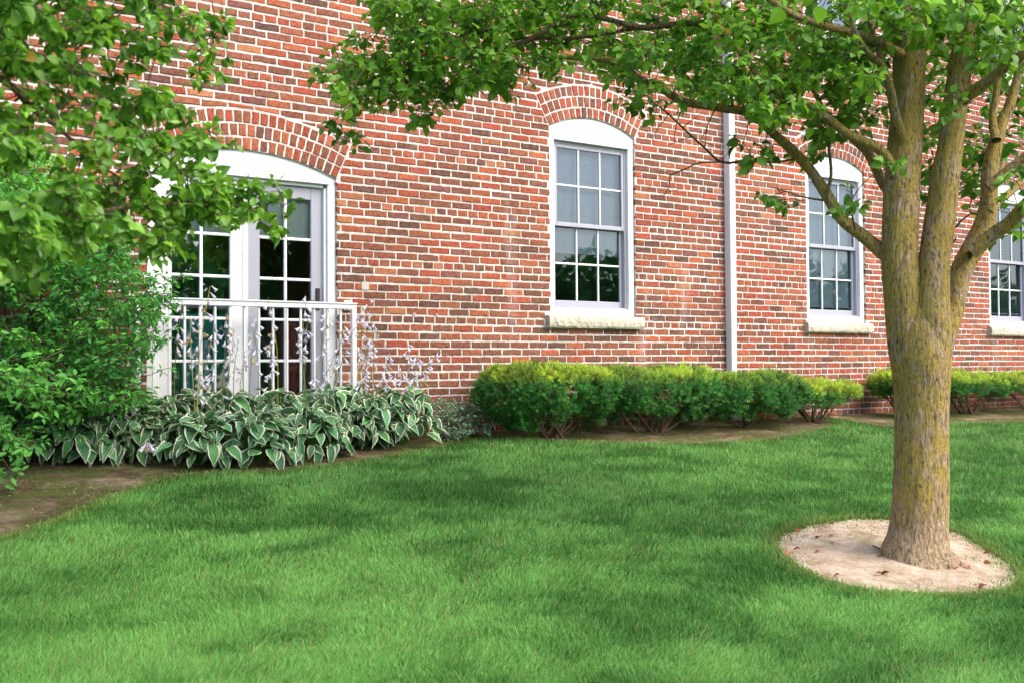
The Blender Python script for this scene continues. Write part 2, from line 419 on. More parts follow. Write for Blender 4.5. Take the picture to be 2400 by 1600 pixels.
while z > ZB:
    k = round((Z0C-z)/COURSE)           # 0 = header course (its top is z)
    header = (k % 7) == 0
    zt, zb = z-JT/2, z-COURSE+JT/2
    pitch = .1075 if header else .215
    off = (.05 if header else (.0 if k % 2 else .1075))+rng.normal(0, .004)
    x = XL-off
    # a joint in the brickwork behind the downspout
    wob = lambda x: .0025*math.sin(x*1.3+k*.4)+.003*math.sin(x*.37+k)
    while x < XR:
        L = pitch+rng.normal(0, .0025)
        b = [x+JT*.42, x+L-JT*.42]*2+[zb+wob(x)+rng.normal(0, .0008), zt+wob(x)+rng.normal(0, .0008)]
        for q in clip([(b[0], b[4]), (b[1], b[4]), (b[1], b[5]), (b[0], b[5])], .006):
            q = [a for i, a in enumerate(q) if math.hypot(a[0]-q[i-1][0], a[1]-q[i-1][1]) > .004]
            if len(q) < 3 or area(q) < .0009: continue
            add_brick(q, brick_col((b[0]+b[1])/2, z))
        for q in clip([(x, z-COURSE), (x+L, z-COURSE), (x+L, z), (x, z)]):
            y0, y1 = .0062, .0955; k_ = len(q)
            V = [(a, y0, c) for a, c in q]+[(a, y1, c) for a, c in q]; mort.add(V, [(i, (i+1) % k_, k_+(i+1) % k_, k_+i) for i in range(k_)]); 
            mort.add(V[:k_]+V[:1] if False else V[:k_], None if k_ == 3 else [(0, 1, 2, 3)] if k_ == 4 else [(0, 1, 2, 3)]+([(0, 3, 4, 4)] if False else []), t=[(0, 3+i, 4+i) for i in range(k_-4)] if k_ > 4 else ([(0, 1, 2)] if k_ == 3 else None))
        x += L
    z -= COURSE
for o in OPEN:                          # rowlock arches of three rings
    for r in range(3):
        r0 = o['R']+.003+r*.1085; r1 = r0+.092; phi = o['phi']
        n = int(round(2*phi*(r0+.03)/.0715)); da = 2*phi/n; g = .0075
        for i in range(n):
            a0, a1 = -phi+da*i, -phi+da*(i+1)
            w0, w1 = g/r0, g/r1; s = rng.normal(0, .003)
            f = lambda rr, a: (o['xc']+rr*math.sin(a), o['zc']+rr*math.cos(a))
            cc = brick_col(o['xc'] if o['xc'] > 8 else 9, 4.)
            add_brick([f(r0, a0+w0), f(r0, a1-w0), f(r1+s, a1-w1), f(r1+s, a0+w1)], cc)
    n = 40; A = np.linspace(-o['phi']-.004, o['phi']+.004, n); R0, R1 = o['R']+.001, o['R']+o['th']+.008
    V = np.concatenate([np.stack([o['xc']+rr*np.sin(A), np.full(n, yy), o['zc']+rr*np.cos(A)], 1) for rr, yy in ((R0, .0066), (R1, .0066), (R1, .094), (R0, .094))])
    i = np.arange(n-1); qs = [np.stack([a*n+i, a*n+i+1, b*n+i+1, b*n+i], 1) for a, b in ((0, 1), (1, 2), (2, 3), (3, 0))]
    mort.add(V, np.concatenate(qs))
BLD = thing('brick_building', (6.2, 0, 1.0), 'long red brick building with pale mortar and white arched windows behind the lawn', 'building')
# ngon fronts grouped by vertex count
ng = {}
for a in bN: ng.setdefault(len(a), []).append(a)
wall = mk('wall', np.concatenate(bV), [np.concatenate(bQ)]+[np.array(v) for v in ng.values()], M['brick'], BLD, np.concatenate(bC))
mo = mort.build('mortar', M['mortar'], wall)
# repair spots and small holes in the brickwork
m = MB()
for (px, py, s) in ((856, 670, .034),):
    c = pl(px, py, 0); m.box(c[0]-s, c[0]+s, -.004, .02, c[2]-s, c[2]+s)
m.build('mortar_patch', M['seal'], wall)
for (px, py) in ((971, 737), (1024, 739), (1024, 838)):
    m = MB(); c = pl(px, py, 0); m.box(c[0]-.012, c[0]+.012, -.0035, .01, c[2]-.012, c[2]+.012)
    m.build('bolt_hole', M['dark'], wall)
# slab behind the facing so no light leaks, with the openings left free, then a dark room
m = MB()
xs = [XL]; 
for o in (DOOR, W1, W2, W3): xs += [o['x0']-.05, o['x1']+.05]
xs.append(XR)
for i in range(0, len(xs), 2): m.box(xs[i], xs[i+1], .101, .25, ZB, 4.6)
for i, o in enumerate((DOOR, W1, W2, W3)):
    m.box(xs[2*i+1], xs[2*i+2], .101, .25, o['zs']+o['rise']+.02, 4.6)
    m.box(xs[2*i+1], xs[2*i+2], .101, .25, ZB, o['z0']-.01)
xs = [XL]
for o in (W1U, W2U, W3U): xs += [o['x0']-.05, o['x1']+.05]
xs.append(XR)
for i in range(0, len(xs), 2): m.box(xs[i], xs[i+1], .101, .25, 4.6, ZT+.1)
for i, o in enumerate((W1U, W2U, W3U)): m.box(xs[2*i+1], xs[2*i+2], .101, .25, 4.6, o['z0']-.01)
m.box(XL, XR, .25, 5.2, ZB-.1, 1.12); m.box(XL, XR, .25, 5.2, 4.5, 4.7); m.box(XL, XR, 5., 5.2, 1.12, 6.45); m.box(XL, XL+.2, .25, 5., 1.12, 4.5); m.box(XR-.2, XR, .25, 5., 1.12, 4.5)
m.box(4.3, 4.45, .25, 5., 1.12, 4.5); m.box(8., 8.15, .25, 5., 1.12, 4.5); m.box(11.5, 11.65, .25, 5., 1.12, 4.5)
m.box(XL, XR, .0, 5.2, ZT+.1, ZT+.3)
m.build('interior_shell', M['dark'], BLD)

def arch_panel(o, zlo, y0, y1, inset=.0):
    """solid head board: straight bottom at zlo, curved top following the arch soffit"""
    n = 25; a = o['a']-inset; R = o['R']-inset
    X = np.linspace(-a, a, n); Zt = o['zc']+np.sqrt(R*R-X*X)
    V = np.concatenate([np.stack([o['xc']+X, np.full(n, y), zz], 1) for y in (y0, y1) for zz in (np.full(n, zlo), Zt)])
    i = np.arange(n-1)
    q = np.concatenate([np.stack([i, i+1, n+i+1, n+i], 1), np.stack([2*n+i, 3*n+i, 3*n+i+1, 2*n+i+1], 1),
                        np.stack([i, 2*n+i, 2*n+i+1, i+1], 1), np.stack([n+i, n+i+1, 3*n+i+1, 3*n+i], 1)])
    return V, q
def blind_mesh(x0, x1, z0, z1, y, tilt=.9, pitch=.021):
    m = MB(); z = z1-.03; m.box(x0, x1, y-.012, y+.02, z1-.03, z1)
    while z > z0+.02:
        t = tilt+rng.normal(0, .03); dy, dz = .0125*math.cos(t), .0125*math.sin(t)
        dr = rng.normal(0, .0006)
        V = [(x0, y-dy, z-dz), (x1, y-dy, z-dz+dr), (x1, y, z+.0015+dr), (x0, y, z+.0015), (x1, y+dy, z+dz+dr), (x0, y+dy, z+dz)]
        m.add(V, [(0, 1, 2, 3), (3, 2, 4, 5)]); z -= pitch
    m.box(x0, x1, y-.012, y+.012, z, z+.016)
    for f in (.2, .8): m.box(x0+(x1-x0)*f-.0015, x0+(x1-x0)*f+.0015, y-.0145, y-.0135, z, z1)
    return m
def window(o, zhead, top_off, blind_to, label, tilt=1.2):
    """double-hung six-over-six sash window"""
    x0, x1, z0, zs = o['x0'], o['x1'], o['z0'], o['zs']
    cw = .072; yF = .028
    f = MB()
    V, q = arch_panel(o, zhead, yF, .095, .002); f.add(V, q)
    f.bar(x0+.002, x0+cw, yF, .095, z0+.004, zhead-.0005); f.bar(x1-cw, x1-.002, yF, .095, z0+.004, zhead-.0005)
    f.bar(x0+cw+.001, x1-cw-.001, yF+.001, .095, z0+.004, z0+.075)
    # stepped drip moulding under the head board
    f.bar(x0+cw-.004, x1-cw+.004, yF-.012, yF-.001, zhead-.003, zhead+.016, .003)
    win = f.build('window', M['white'], BLD); 
    if label: win['label'] = label
    # outer sash frame liner
    xa, xb, za, zb = x0+cw, x1-cw, z0+.075, zhead
    j = MB(); lw = .026
    j.box(xa, xa+lw, .062, .14, za, zb); j.box(xb-lw, xb, .062, .14, za, zb); j.box(xa+lw, xb-lw, .062, .14, zb-lw, zb); j.box(xa+lw, xb-lw, .062, .14, za, za+.018)
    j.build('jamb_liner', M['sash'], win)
    xa += lw; xb -= lw; za += .018; zb -= lw; zm = zhead-.703*(zhead-2.992)/.813 if False else za+(zb-za)*.505
    def sash(ya, z0_, z1_, bot, top):
        s = MB(); sw = .032
        s.bar(xa, xa+sw, ya, ya+.035, z0_, z1_); s.bar(xb-sw, xb, ya, ya+.035, z0_, z1_)
        s.bar(xa+sw, xb-sw, ya+.001, ya+.034, z0_, z0_+bot); s.bar(xa+sw, xb-sw, ya+.001, ya+.034, z1_-top, z1_)
        gx0, gx1, gz0, gz1 = xa+sw, xb-sw, z0_+bot, z1_-top
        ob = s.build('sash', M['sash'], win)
        k = MB(); mw = .0095
        for t in (1/3, 2/3):
            c = gx0+(gx1-gx0)*t; k.bar(c-mw, c+mw, ya+.006, ya+.03, gz0, gz1)
        c = (gz0+gz1)/2; d = [gx0, gx0+(gx1-gx0)/3, gx0+(gx1-gx0)*2/3, gx1]
        for a, b in zip(d[:-1], d[1:]): k.bar(a+(mw if a > gx0 else 0)+.0003, b-(mw if b < gx1 else 0)-.0003, ya+.007, ya+.029, c-mw, c+mw)
        k.build('muntins', M['white'], win)
        mk('pane', [(gx0, ya+.018, gz0), (gx1, ya+.018, gz0), (gx1, ya+.018, gz1), (gx0, ya+.018, gz1)], np.array([[0, 1, 2, 3]]), M['glass'], win)
    sash(.066, zm-.02, zb, .042, .038)
    sash(.104, za, zm+.022, .062, .036)
    blind_mesh(xa+.01, xb-.01, blind_to, zb, .155, tilt).build('blind', M['blind'], win)
    if o['sh']:
        # rough-faced limestone sill
        nx, X = 44, None
        xs_ = np.linspace(x0-.056, x1+.056, nx); sec = [(.02, z0+.004), (-.05, z0-.004), (-.058, z0-.02), (-.064, z0-.06), (-.06, z0-.1), (-.05, z0-.118), (.02, z0-.124)]
        V = np.array([[(x, y+(rng.normal(0, .0018) if y < 0 else 0), zz+(rng.normal(0, .0012) if y < 0 else 0)) for (y, zz) in sec] for x in xs_]).reshape(-1, 3)
        ns = len(sec); i = np.arange(nx-1)[:, None]*ns; jn = np.arange(ns-1)[None]
        q = np.stack([i+jn, i+jn+1, i+ns+jn+1, i+ns+jn], -1).reshape(-1, 4)
        V = np.concatenate([V, V[:ns], V[-ns:]]); b0 = nx*ns
        t = [(b0, b0+k, b0+k+1) for k in range(1, ns-1)]+[(b0+ns, b0+ns+k, b0+ns+k+1) for k in range(1, ns-1)]
        mk('sill', V, [q, np.array(t)], M['stone'], win)
    return win
window(W1, 3.79, 0, 2.83-.14, 'white arched window with its blind lowered three quarters')
window(W2, 3.79, 0, 2.26, 'white arched window right of the downspout with its blind fully lowered')
window(W3, 3.79, 0, 2.26, 'white window at the right edge with open slats', .25)
for o in (W2U, W3U): window(o, 7.18, 0, 5.7, 'upper storey window glimpsed through the tree leaves')
# ---- french door
o = DOOR; x0, x1 = o['x0'], o['x1']; zh = 3.135
f = MB(); V, q = arch_panel(o, zh, .028, .095, .002); f.add(V, q)
zd = 1.12
f.bar(x0+.002, x0+.075, .028, .095, zd, zh-.001); f.bar(x1-.075, x1-.002, .028, .095, zd, zh-.001)
f.bar(x0+.058, x1-.058, .014, .027, zh-.004, zh+.018, .004)
f.bar(x0+.075, x0+.1, .05, .095, zd, zh-.03); f.bar(x1-.1, x1-.075, .05, .095, zd, zh-.03); f.bar(x0+.1, x1-.1, .05, .095, zh-.03, zh-.002)
door = f.build('french_door', M['white'], BLD)
t_ = MB(); t_.bar(x0+.002, x1-.002, -.03, .16, 1.04, zd-.002, .006); t_.build('threshold', M['white'], door)
xm = (x0+x1)/2
a_ = MB(); a_.bar(xm-.012, xm+.03, .066, .13, zd+.01, zh-.032); a_.build('astragal', M['white'], door)
def leaf_door(xa, xb, mat, ya, screen):
    s = MB(); sw = .102; zb, zt = zd+.012, zh-.032
    s.bar(xa, xa+sw, ya, ya+.045, zb, zt); s.bar(xb-sw, xb, ya, ya+.045, zb, zt)
    s.bar(xa+sw, xb-sw, ya+.001, ya+.044, zb, zb+.19); s.bar(xa+sw, xb-sw, ya+.001, ya+.044, zt-.105, zt)
    gx0, gx1, gz0, gz1 = xa+sw, xb-sw, zb+.19, zt-.105
    lf = s.build('door_leaf', mat, door)
    k = MB(); mw = .0115; c = (gx0+gx1)/2
    k.bar(c-mw, c+mw, ya+.004, ya+.04, gz0, gz1)
    for r in range(1, 5):
        zz = gz0+(gz1-gz0)*r/5
        k.bar(gx0, c-mw-.0003, ya+.005, ya+.039, zz-mw, zz+mw); k.bar(c+mw+.0003, gx1, ya+.005, ya+.039, zz-mw, zz+mw)
    k.build('muntins', M['white'], door)
    mk('glass', [(gx0, ya+.022, gz0), (gx1, ya+.022, gz0), (gx1, ya+.022, gz1), (gx0, ya+.022, gz1)], np.array([[0, 1, 2, 3]]), M['dglass' if not screen else 'glass'], door)
    blind_mesh(gx0-.02, gx1+.02, gz1-(gz1-gz0)*.205, gz1+.04, .142, 1.2).build('blind', M['blind2'], door)
    w = MB(); w.tube([(gx0+.16, .185, gz1-.28), (gx0+.162, .184, gz1-.42)], [.004, .004], 6); w.build('blind_cord', M['alu'], door)
leaf_door(x0+.1, xm-.012, M['white'], .072, 0)
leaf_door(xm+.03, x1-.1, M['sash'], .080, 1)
h = MB(); hx = x1-.145
h.bar(hx-.018, hx+.018, .068, .08, 2.08, 2.26, .004); h.bar(hx-.012, hx+.012, .02, .069, 2.13, 2.15, .003); h.bar(hx-.1, hx+.012, .018, .034, 2.128, 2.152, .004)
h.build('handle', M['handle'], door)
# added teal and red boxes behind the panes, standing in for mirrored parked cars
def reflection_box(name, x, w, y, d, z0_, z1_, col, label):
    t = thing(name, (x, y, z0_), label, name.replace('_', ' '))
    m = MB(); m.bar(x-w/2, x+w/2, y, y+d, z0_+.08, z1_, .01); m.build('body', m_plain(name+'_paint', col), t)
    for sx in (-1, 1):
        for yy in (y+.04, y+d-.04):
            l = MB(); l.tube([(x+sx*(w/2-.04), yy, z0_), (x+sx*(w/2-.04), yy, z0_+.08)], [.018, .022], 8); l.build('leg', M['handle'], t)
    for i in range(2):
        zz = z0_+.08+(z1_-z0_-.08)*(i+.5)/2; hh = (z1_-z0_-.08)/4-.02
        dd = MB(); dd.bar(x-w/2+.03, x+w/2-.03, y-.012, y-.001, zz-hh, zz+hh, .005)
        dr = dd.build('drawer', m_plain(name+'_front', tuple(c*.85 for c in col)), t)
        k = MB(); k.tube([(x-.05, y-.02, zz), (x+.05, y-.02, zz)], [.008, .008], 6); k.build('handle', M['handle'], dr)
reflection_box('teal_reflection', 2.52, .42, .50, .4, 1.12, 2.05, (.08, .75, .80), 'teal box standing in for a reflection in the lower panes of the left door leaf')
reflection_box('red_reflection', 3.36, .3, .50, .4, 1.12, 1.98, (.85, .16, .08), 'red box standing in for a reflection in the lower panes of the grey door leaf')
# ---- balcony railing
yr = -.12; k_ = (8+yr)/8
ra = pl(332, 716, yr); rb_ = pl(834, 720, yr); xa, xb = 1.80, rb_[0]
ztop = pl(834, 711, yr)[2]; zbot = 1.15
r = MB(); r.bar(xa, xb, yr-.02, yr+.025, ztop-.052, ztop-.012, .004); r.bar(xa-.006, xb+.006, yr-.028, yr+.033, ztop-.012, ztop, .003)
rail = r.build('balcony_railing', M['alu'], BLD)
b_ = MB(); b_.bar(xa, xb, yr-.012, yr+.018, zbot, zbot+.03); b_.build('bottom_rail', M['alu'], rail)
for x in (xa+.02, xb-.02):
    p_ = MB(); p_.bar(x-.02, x+.02, yr-.018, yr+.022, 1.05, ztop-.053, .003); p_.build('post', M['alu'], rail)
    w_ = MB(); w_.box(x-.012, x+.012, yr+.034, -.004, zbot, zbot+.03); w_.build('stay', M['alu'], rail)
    w_ = MB(); w_.box(x-.012, x+.012, yr+.034, -.0085, ztop-.045, ztop-.015); w_.box(x-.035, x+.035, -.008, -.003, ztop-.055, ztop+.028); w_.build('bracket', M['alu'], rail)
n = 15
for i in range(1, n):
    x = xa+.02+(xb-xa-.04)*i/n
    b_ = MB(); b_.bar(x-.008, x+.008, yr-.006, yr+.012, zbot+.0305, ztop-.0525, .002); b_.build('baluster', M['alu'], rail)
# ---- downspout
d = MB(); dx0, dx1, dy = 7.972, 8.050, -.092
def dbar(z0_, z1_, e=0.):
    xs_ = [dx0-e, dx0-e+.006, dx0+.026, dx0+.032, dx1-.032, dx1-.026, dx1+e-.006, dx1+e]; ys = [dy+.006-e, dy-e, dy-e, dy-e+.004, dy-e+.004, dy-e, dy-e, dy+.006-e]
    sec = [(dx0-e, -.008+e*.5)]+list(zip(xs_, ys))+[(dx1+e, -.008+e*.5)]
    n = len(sec); V = [(x, y, z) for z in (z0_, z1_) for x, y in sec]; i = np.arange(n); j = (i+1) % n
    d.add(V, np.stack([i, j, n+j, n+i], 1))
dbar(1.02, 1.98); dbar(1.97, 6.3, .003); dbar(1.96, 2.0, .006)
down = d.build('downspout', M['alu'], BLD)
for zz in (2.75, 4.6):
    st = MB(); st.box(dx0-.006, dx1+.006, dy-.005, -.003, zz, zz+.03); st.build('strap', M['alu'], down)
el = MB(); el.tube(spline([(8.01, -.05, 1.1), (8.02, -.09, 1.02), (8.06, -.28, .985)], .03), [.042]*len(spline([(8.01, -.05, 1.1), (8.02, -.09, 1.02), (8.06, -.28, .985)], .03)), 8); el.build('elbow', M['alu'], down)

# ------------------------------------------------------------------ GROUND
def grid_sheet(name, x0, x1, y0, y1, nx, ny, mat, lift=0.):
    X = np.concatenate([np.linspace(-90, x0, 8)[:-1], np.linspace(x0, x1, nx), np.linspace(x1, 110, 8)[1:]])
    Y = np.concatenate([np.linspace(-90, y0, 8)[:-1], np.linspace(y0, y1, ny), np.linspace(y1, 60, 5)[1:]])
    XX, YY = np.meshgrid(X, Y); ZZ = gz(XX, YY)+lift
    V = np.stack([XX, YY, ZZ], -1).reshape(-1, 3); a, b = len(X), len(Y)
    i = (np.arange(b-1)[:, None]*a+np.arange(a-1)[None]); q = np.stack([i, i+1, i+a+1, i+a], -1).reshape(-1, 4)
    return tag(mk(name, V, q, mat, smooth=True), kind='structure')
tag(grid_sheet('lawn_ground', -6, 20, -10, .05, 180, 90, M['ground']), 'green lawn sloping gently up to the brick building', 'lawn')
def inpoly(x, y, poly):
    poly = np.asarray(poly); ins = np.zeros(np.shape(x), bool); n = len(poly); j = n-1
    for i in range(n):
        xi, yi, xj, yj = *poly[i], *poly[j]
        ins ^= ((yi > y) != (yj > y)) & (x < (xj-xi)*(y-yi)/(yj-yi+1e-12)+xi); j = i
    return ins
def poly_dist(x, y, poly):
    poly = np.asarray(poly); d = np.full(np.shape(x), 1e9)
    for a, b in zip(poly, np.roll(poly, -1, 0)):
        ab = b-a; t = np.clip(((x-a[0])*ab[0]+(y-a[1])*ab[1])/(ab@ab+1e-12), 0, 1)
        d = np.minimum(d, np.hypot(x-a[0]-t*ab[0], y-a[1]-t*ab[1]))
    return d
def smooth_poly(p, it=2):
    p = np.asarray(p, float)
    for _ in range(it):
        q = np.roll(p, -1, 0); p = np.stack([.75*p+.25*q, .25*p+.75*q], 1).reshape(-1, 2)
    return p
def sheet_poly(name, poly, mat, lift, step=.05, bumpy=.0, dome=0.):
    poly = np.asarray(poly); x0, y0 = poly.min(0)-step; x1, y1 = poly.max(0)+step
    X = np.arange(x0, x1, step); Y = np.arange(y0, y1, step); XX, YY = np.meshgrid(X, Y)
    cx = (XX[:-1, :-1]+step/2); cy = YY[:-1, :-1]+step/2
    keep = inpoly(cx, cy, poly)
    ed = np.where(inpoly(XX, YY, poly), poly_dist(XX, YY, poly), 0)
    ZZ = gz(XX, YY)+lift+dome*np.clip(ed/.3, 0, 1)+bumpy*(fbm(XX*4, YY*4, 0., 3)-.5)*np.clip(ed/.1, 0, 1)
    a = len(X); i = np.arange(len(Y)-1)[:, None]*a+np.arange(a-1)[None]
    q = np.stack([i, i+1, i+a+1, i+a], -1)[keep]
    u, inv = np.unique(q, return_inverse=True)
    V = np.stack([XX, YY, ZZ], -1).reshape(-1, 3)[u]
    return tag(mk(name, V, inv.reshape(-1, 4), mat, smooth=True), kind='structure')
ed_px = [(-160, 1330), (0, 1268), (130, 1225), (260, 1165), (400, 1120), (520, 1108), (640, 1108), (780, 1092), (900, 1074), (1010, 1052), (1090, 1032), (1180, 1028), (1330, 1036), (1500, 1040), (1640, 1040), (1800, 1032), (1900, 1012), (1960, 995)]
edge = np.array([G(*p)[:2] for p in ed_px])
BEDL = np.vstack([[(-5., -6.), ], edge, [(edge[-1][0]+.1, -.2), (edge[-1][0]+.1, .02), (-5., .02)]])
TREE_PX = [(1811, 1266), (1852, 1324), (1960, 1372), (2101, 1396), (2276, 1396), (2378, 1384), (2388, 1338), (2311, 1289), (2234, 1243), (2083, 1217), (1978, 1219), (1890, 1235)]
RING = smooth_poly([G(*p)[:2] for p in TREE_PX], 1)
e2 = [G(*p)[:2] for p in ((2070, 1000), (2200, 992), (2400, 990))]
BEDR = np.vstack([[(e2[0][0], .02)], e2, [(17., e2[-1][1]), (17., .02)]])
tag(sheet_poly('planting_bed', BEDL, M['soil'], .006, .06, .03, .01), 'dark mossy soil bed along the foot of the wall', 'soil bed')
tag(sheet_poly('planting_bed', BEDR, M['soil'], .006, .06, .03, .01), 'soil bed under the shrubs right of the tree trunk', 'soil bed')
tag(sheet_poly('dirt_ring', RING, M['dirt'], .006, .035, .03, .012), 'pale bare dirt ring around the tree trunk', 'dirt patch')
# ------------------------------------------------------------------ GRASS
def grass(nb):
    # sample in image space so that the near lawn is not starved, then add an even share around the sides
    n1 = int(nb*.8)
    x = []; 
    px = rng.uniform(-250, 2650, n1*2); py = 975+rng.uniform(0, 1, n1*2)**.85*(1720-975)
    d = FW[None]+((px-1200)/FOC)[:, None]*RT[None]-((py-800)/FOC)[:, None]*UP[None]
    # plane z = 1+.105*y
    t = (1.0+.105*(-8)-CZ)/(d[:, 2]-.105*d[:, 1]); p = CAM+d*t[:, None]
    ok = (t > 0) & (p[:, 1] < 0); p = p[ok][:n1]
    xx = np.concatenate([p[:, 0], rng.uniform(-3, 15, nb-n1)]); yy = np.concatenate([p[:, 1], rng.uniform(-7.6, 0, nb-n1)])
    jx = rng.normal(0, .02, len(xx)); xx = xx+jx; yy = yy+rng.normal(0, .02, len(xx))
    out = ~(inpoly(xx, yy, BEDL) | inpoly(xx, yy, BEDR) | inpoly(xx, yy, RING))
    for pol, dens in ((BEDL, .09), (RING, .16), (BEDR, .05)):
        e = poly_dist(xx, yy, pol); out |= inpoly(xx, yy, pol) & ((e < rng.exponential(.035, len(xx))) | ((rng.random(len(xx)) < dens*(fbm(xx*2.5, yy*2.5, 0., 31) > .56))))
    xx, yy = xx[out], yy[out]; yy = np.minimum(yy, -.02)
    n = len(xx); zz = gz(xx, yy)
    pat = fbm(xx*1.15, yy*1.15, 0., 11, 5); pat2 = fbm(xx*3.5, yy*3.5, 0., 23, 3)
    dist = np.hypot(xx-CAM[0], yy-CAM[1])
    H = (.020+.022*pat2+.018*rng.random(n))*(1+.5*(rng.random(n) > .985)); H *= 1+.4*(pat-.5)
    inbed = inpoly(xx, yy, BEDL) | inpoly(xx, yy, RING) | inpoly(xx, yy, BEDR); H[inbed] *= .6
    W = (.0021+.0012*rng.random(n))*np.clip(dist/3.6, .8, 1.9)
    az = rng.uniform(0, 2*PI, n); flow = fbm(xx*1.3, yy*1.3, 0., 41, 3)*4*PI
    lean = rng.uniform(.25, 1.05, n)*H
    lx, ly = np.cos(az)*.85+np.cos(flow)*.35, np.sin(az)*.85+np.sin(flow)*.35
    sx, sy = -np.sin(az+.5), np.cos(az+.5)
    b = np.stack([xx, yy, zz], 1); s = np.stack([sx, sy, np.zeros(n)], 1)*W[:, None]/2
    l = np.stack([lx, ly, np.zeros(n)], 1)*lean[:, None]; u = np.array([0, 0, 1.])
    m1 = b+l*.32+u*(H*.55)[:, None]; tp = b+l*1.0+u*(H*.92)[:, None]
    V = np.stack([b-s, b+s, m1+s*.8, m1-s*.8, tp], 1).reshape(-1, 3)
    i = np.arange(n)*5
    q = np.stack([i, i+1, i+2, i+3], 1); t3 = np.stack([i+3, i+2, i+4], 1)
    pat3 = fbm(xx*2.6+9, yy*4.2, 0., 61, 4)
    k = np.clip((pat-.5)*1.7+.56+(pat3-.5)*2.0+(pat2-.5)*1.3+rng.normal(0, .26, n), 0, 1)[:, None]
    c = np.array([.060, .205, .030])*(1-k)+np.array([.205, .46, .105])*k
    c = c*rng.uniform(.8, 1.2, (n, 1))
    dry = (rng.random(n) < .035+.05*(pat > .6))[:, None]; c = np.where(dry, np.array([.38, .36, .15])*rng.uniform(.7, 1.1, (n, 1)), c)
    edg = np.minimum(poly_dist(xx, yy, BEDL), np.minimum(poly_dist(xx, yy, RING), poly_dist(xx, yy, BEDR)))
    ye = (edg < .12*rng.random(n)+.02)[:, None]; c = np.where(ye, c*.55+.45*np.array([.27, .30, .07]), c)
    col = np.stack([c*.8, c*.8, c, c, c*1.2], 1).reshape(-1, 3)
    return mk('grass', V, [q, t3], M['grass'], col=col)
tag(grass(620000), 'short green lawn grass with lighter and darker patches', 'grass', kind='stuff')
# ------------------------------------------------------------------ LEAF TEMPLATES
def leaf_tpl(st, nacross=3, fold=.18, curl=.25, wave=0.):
    """st: list of (t along 0..1, half width)"""
    V, L = [], []; us = np.linspace(-1, 1, nacross)
    for t, w in st:
        for u in us:
            V.append((u*w, t, fold*abs(u)*w-curl*t*t+wave*math.sin(t*14+u*2)*abs(u)*w)); L.append((u, t, 0))
    n = nacross; i = np.arange(len(st)-1)[:, None]*n+np.arange(n-1)[None]
    q = np.stack([i, i+1, i+n+1, i+n], -1).reshape(-1, 4)
    return np.array(V), q, np.array(L)
PEAR = leaf_tpl([(0, .02), (.12, .26), (.32, .41), (.58, .38), (.82, .2), (1.0, .01)], 3, .3, .22)
PRIV = leaf_tpl([(0, .02), (.25, .2), (.55, .24), (.8, .13), (1.0, .01)], 3, .25, .2)
HOST = leaf_tpl([(0, .05), (.08, .18), (.2, .28), (.38, .335), (.56, .31), (.74, .22), (.89, .10), (1.0, .01)], 7, .30, .34, .13)
def leaves_geo(tpl, pos, d, nrm, size, col):
    TV, q, L = tpl; Mx = basis(d, nrm); k_ = len(pos); Mx = Mx*np.stack([rng.uniform(.72, 1.12, k_), np.ones(k_), rng.uniform(.2, 2.3, k_)], 1)[:, :, None]; V, Q = inst(TV, q, pos, Mx, size)
    return V, Q, np.repeat(col, len(TV), 0), np.tile(L, (len(pos), 1))
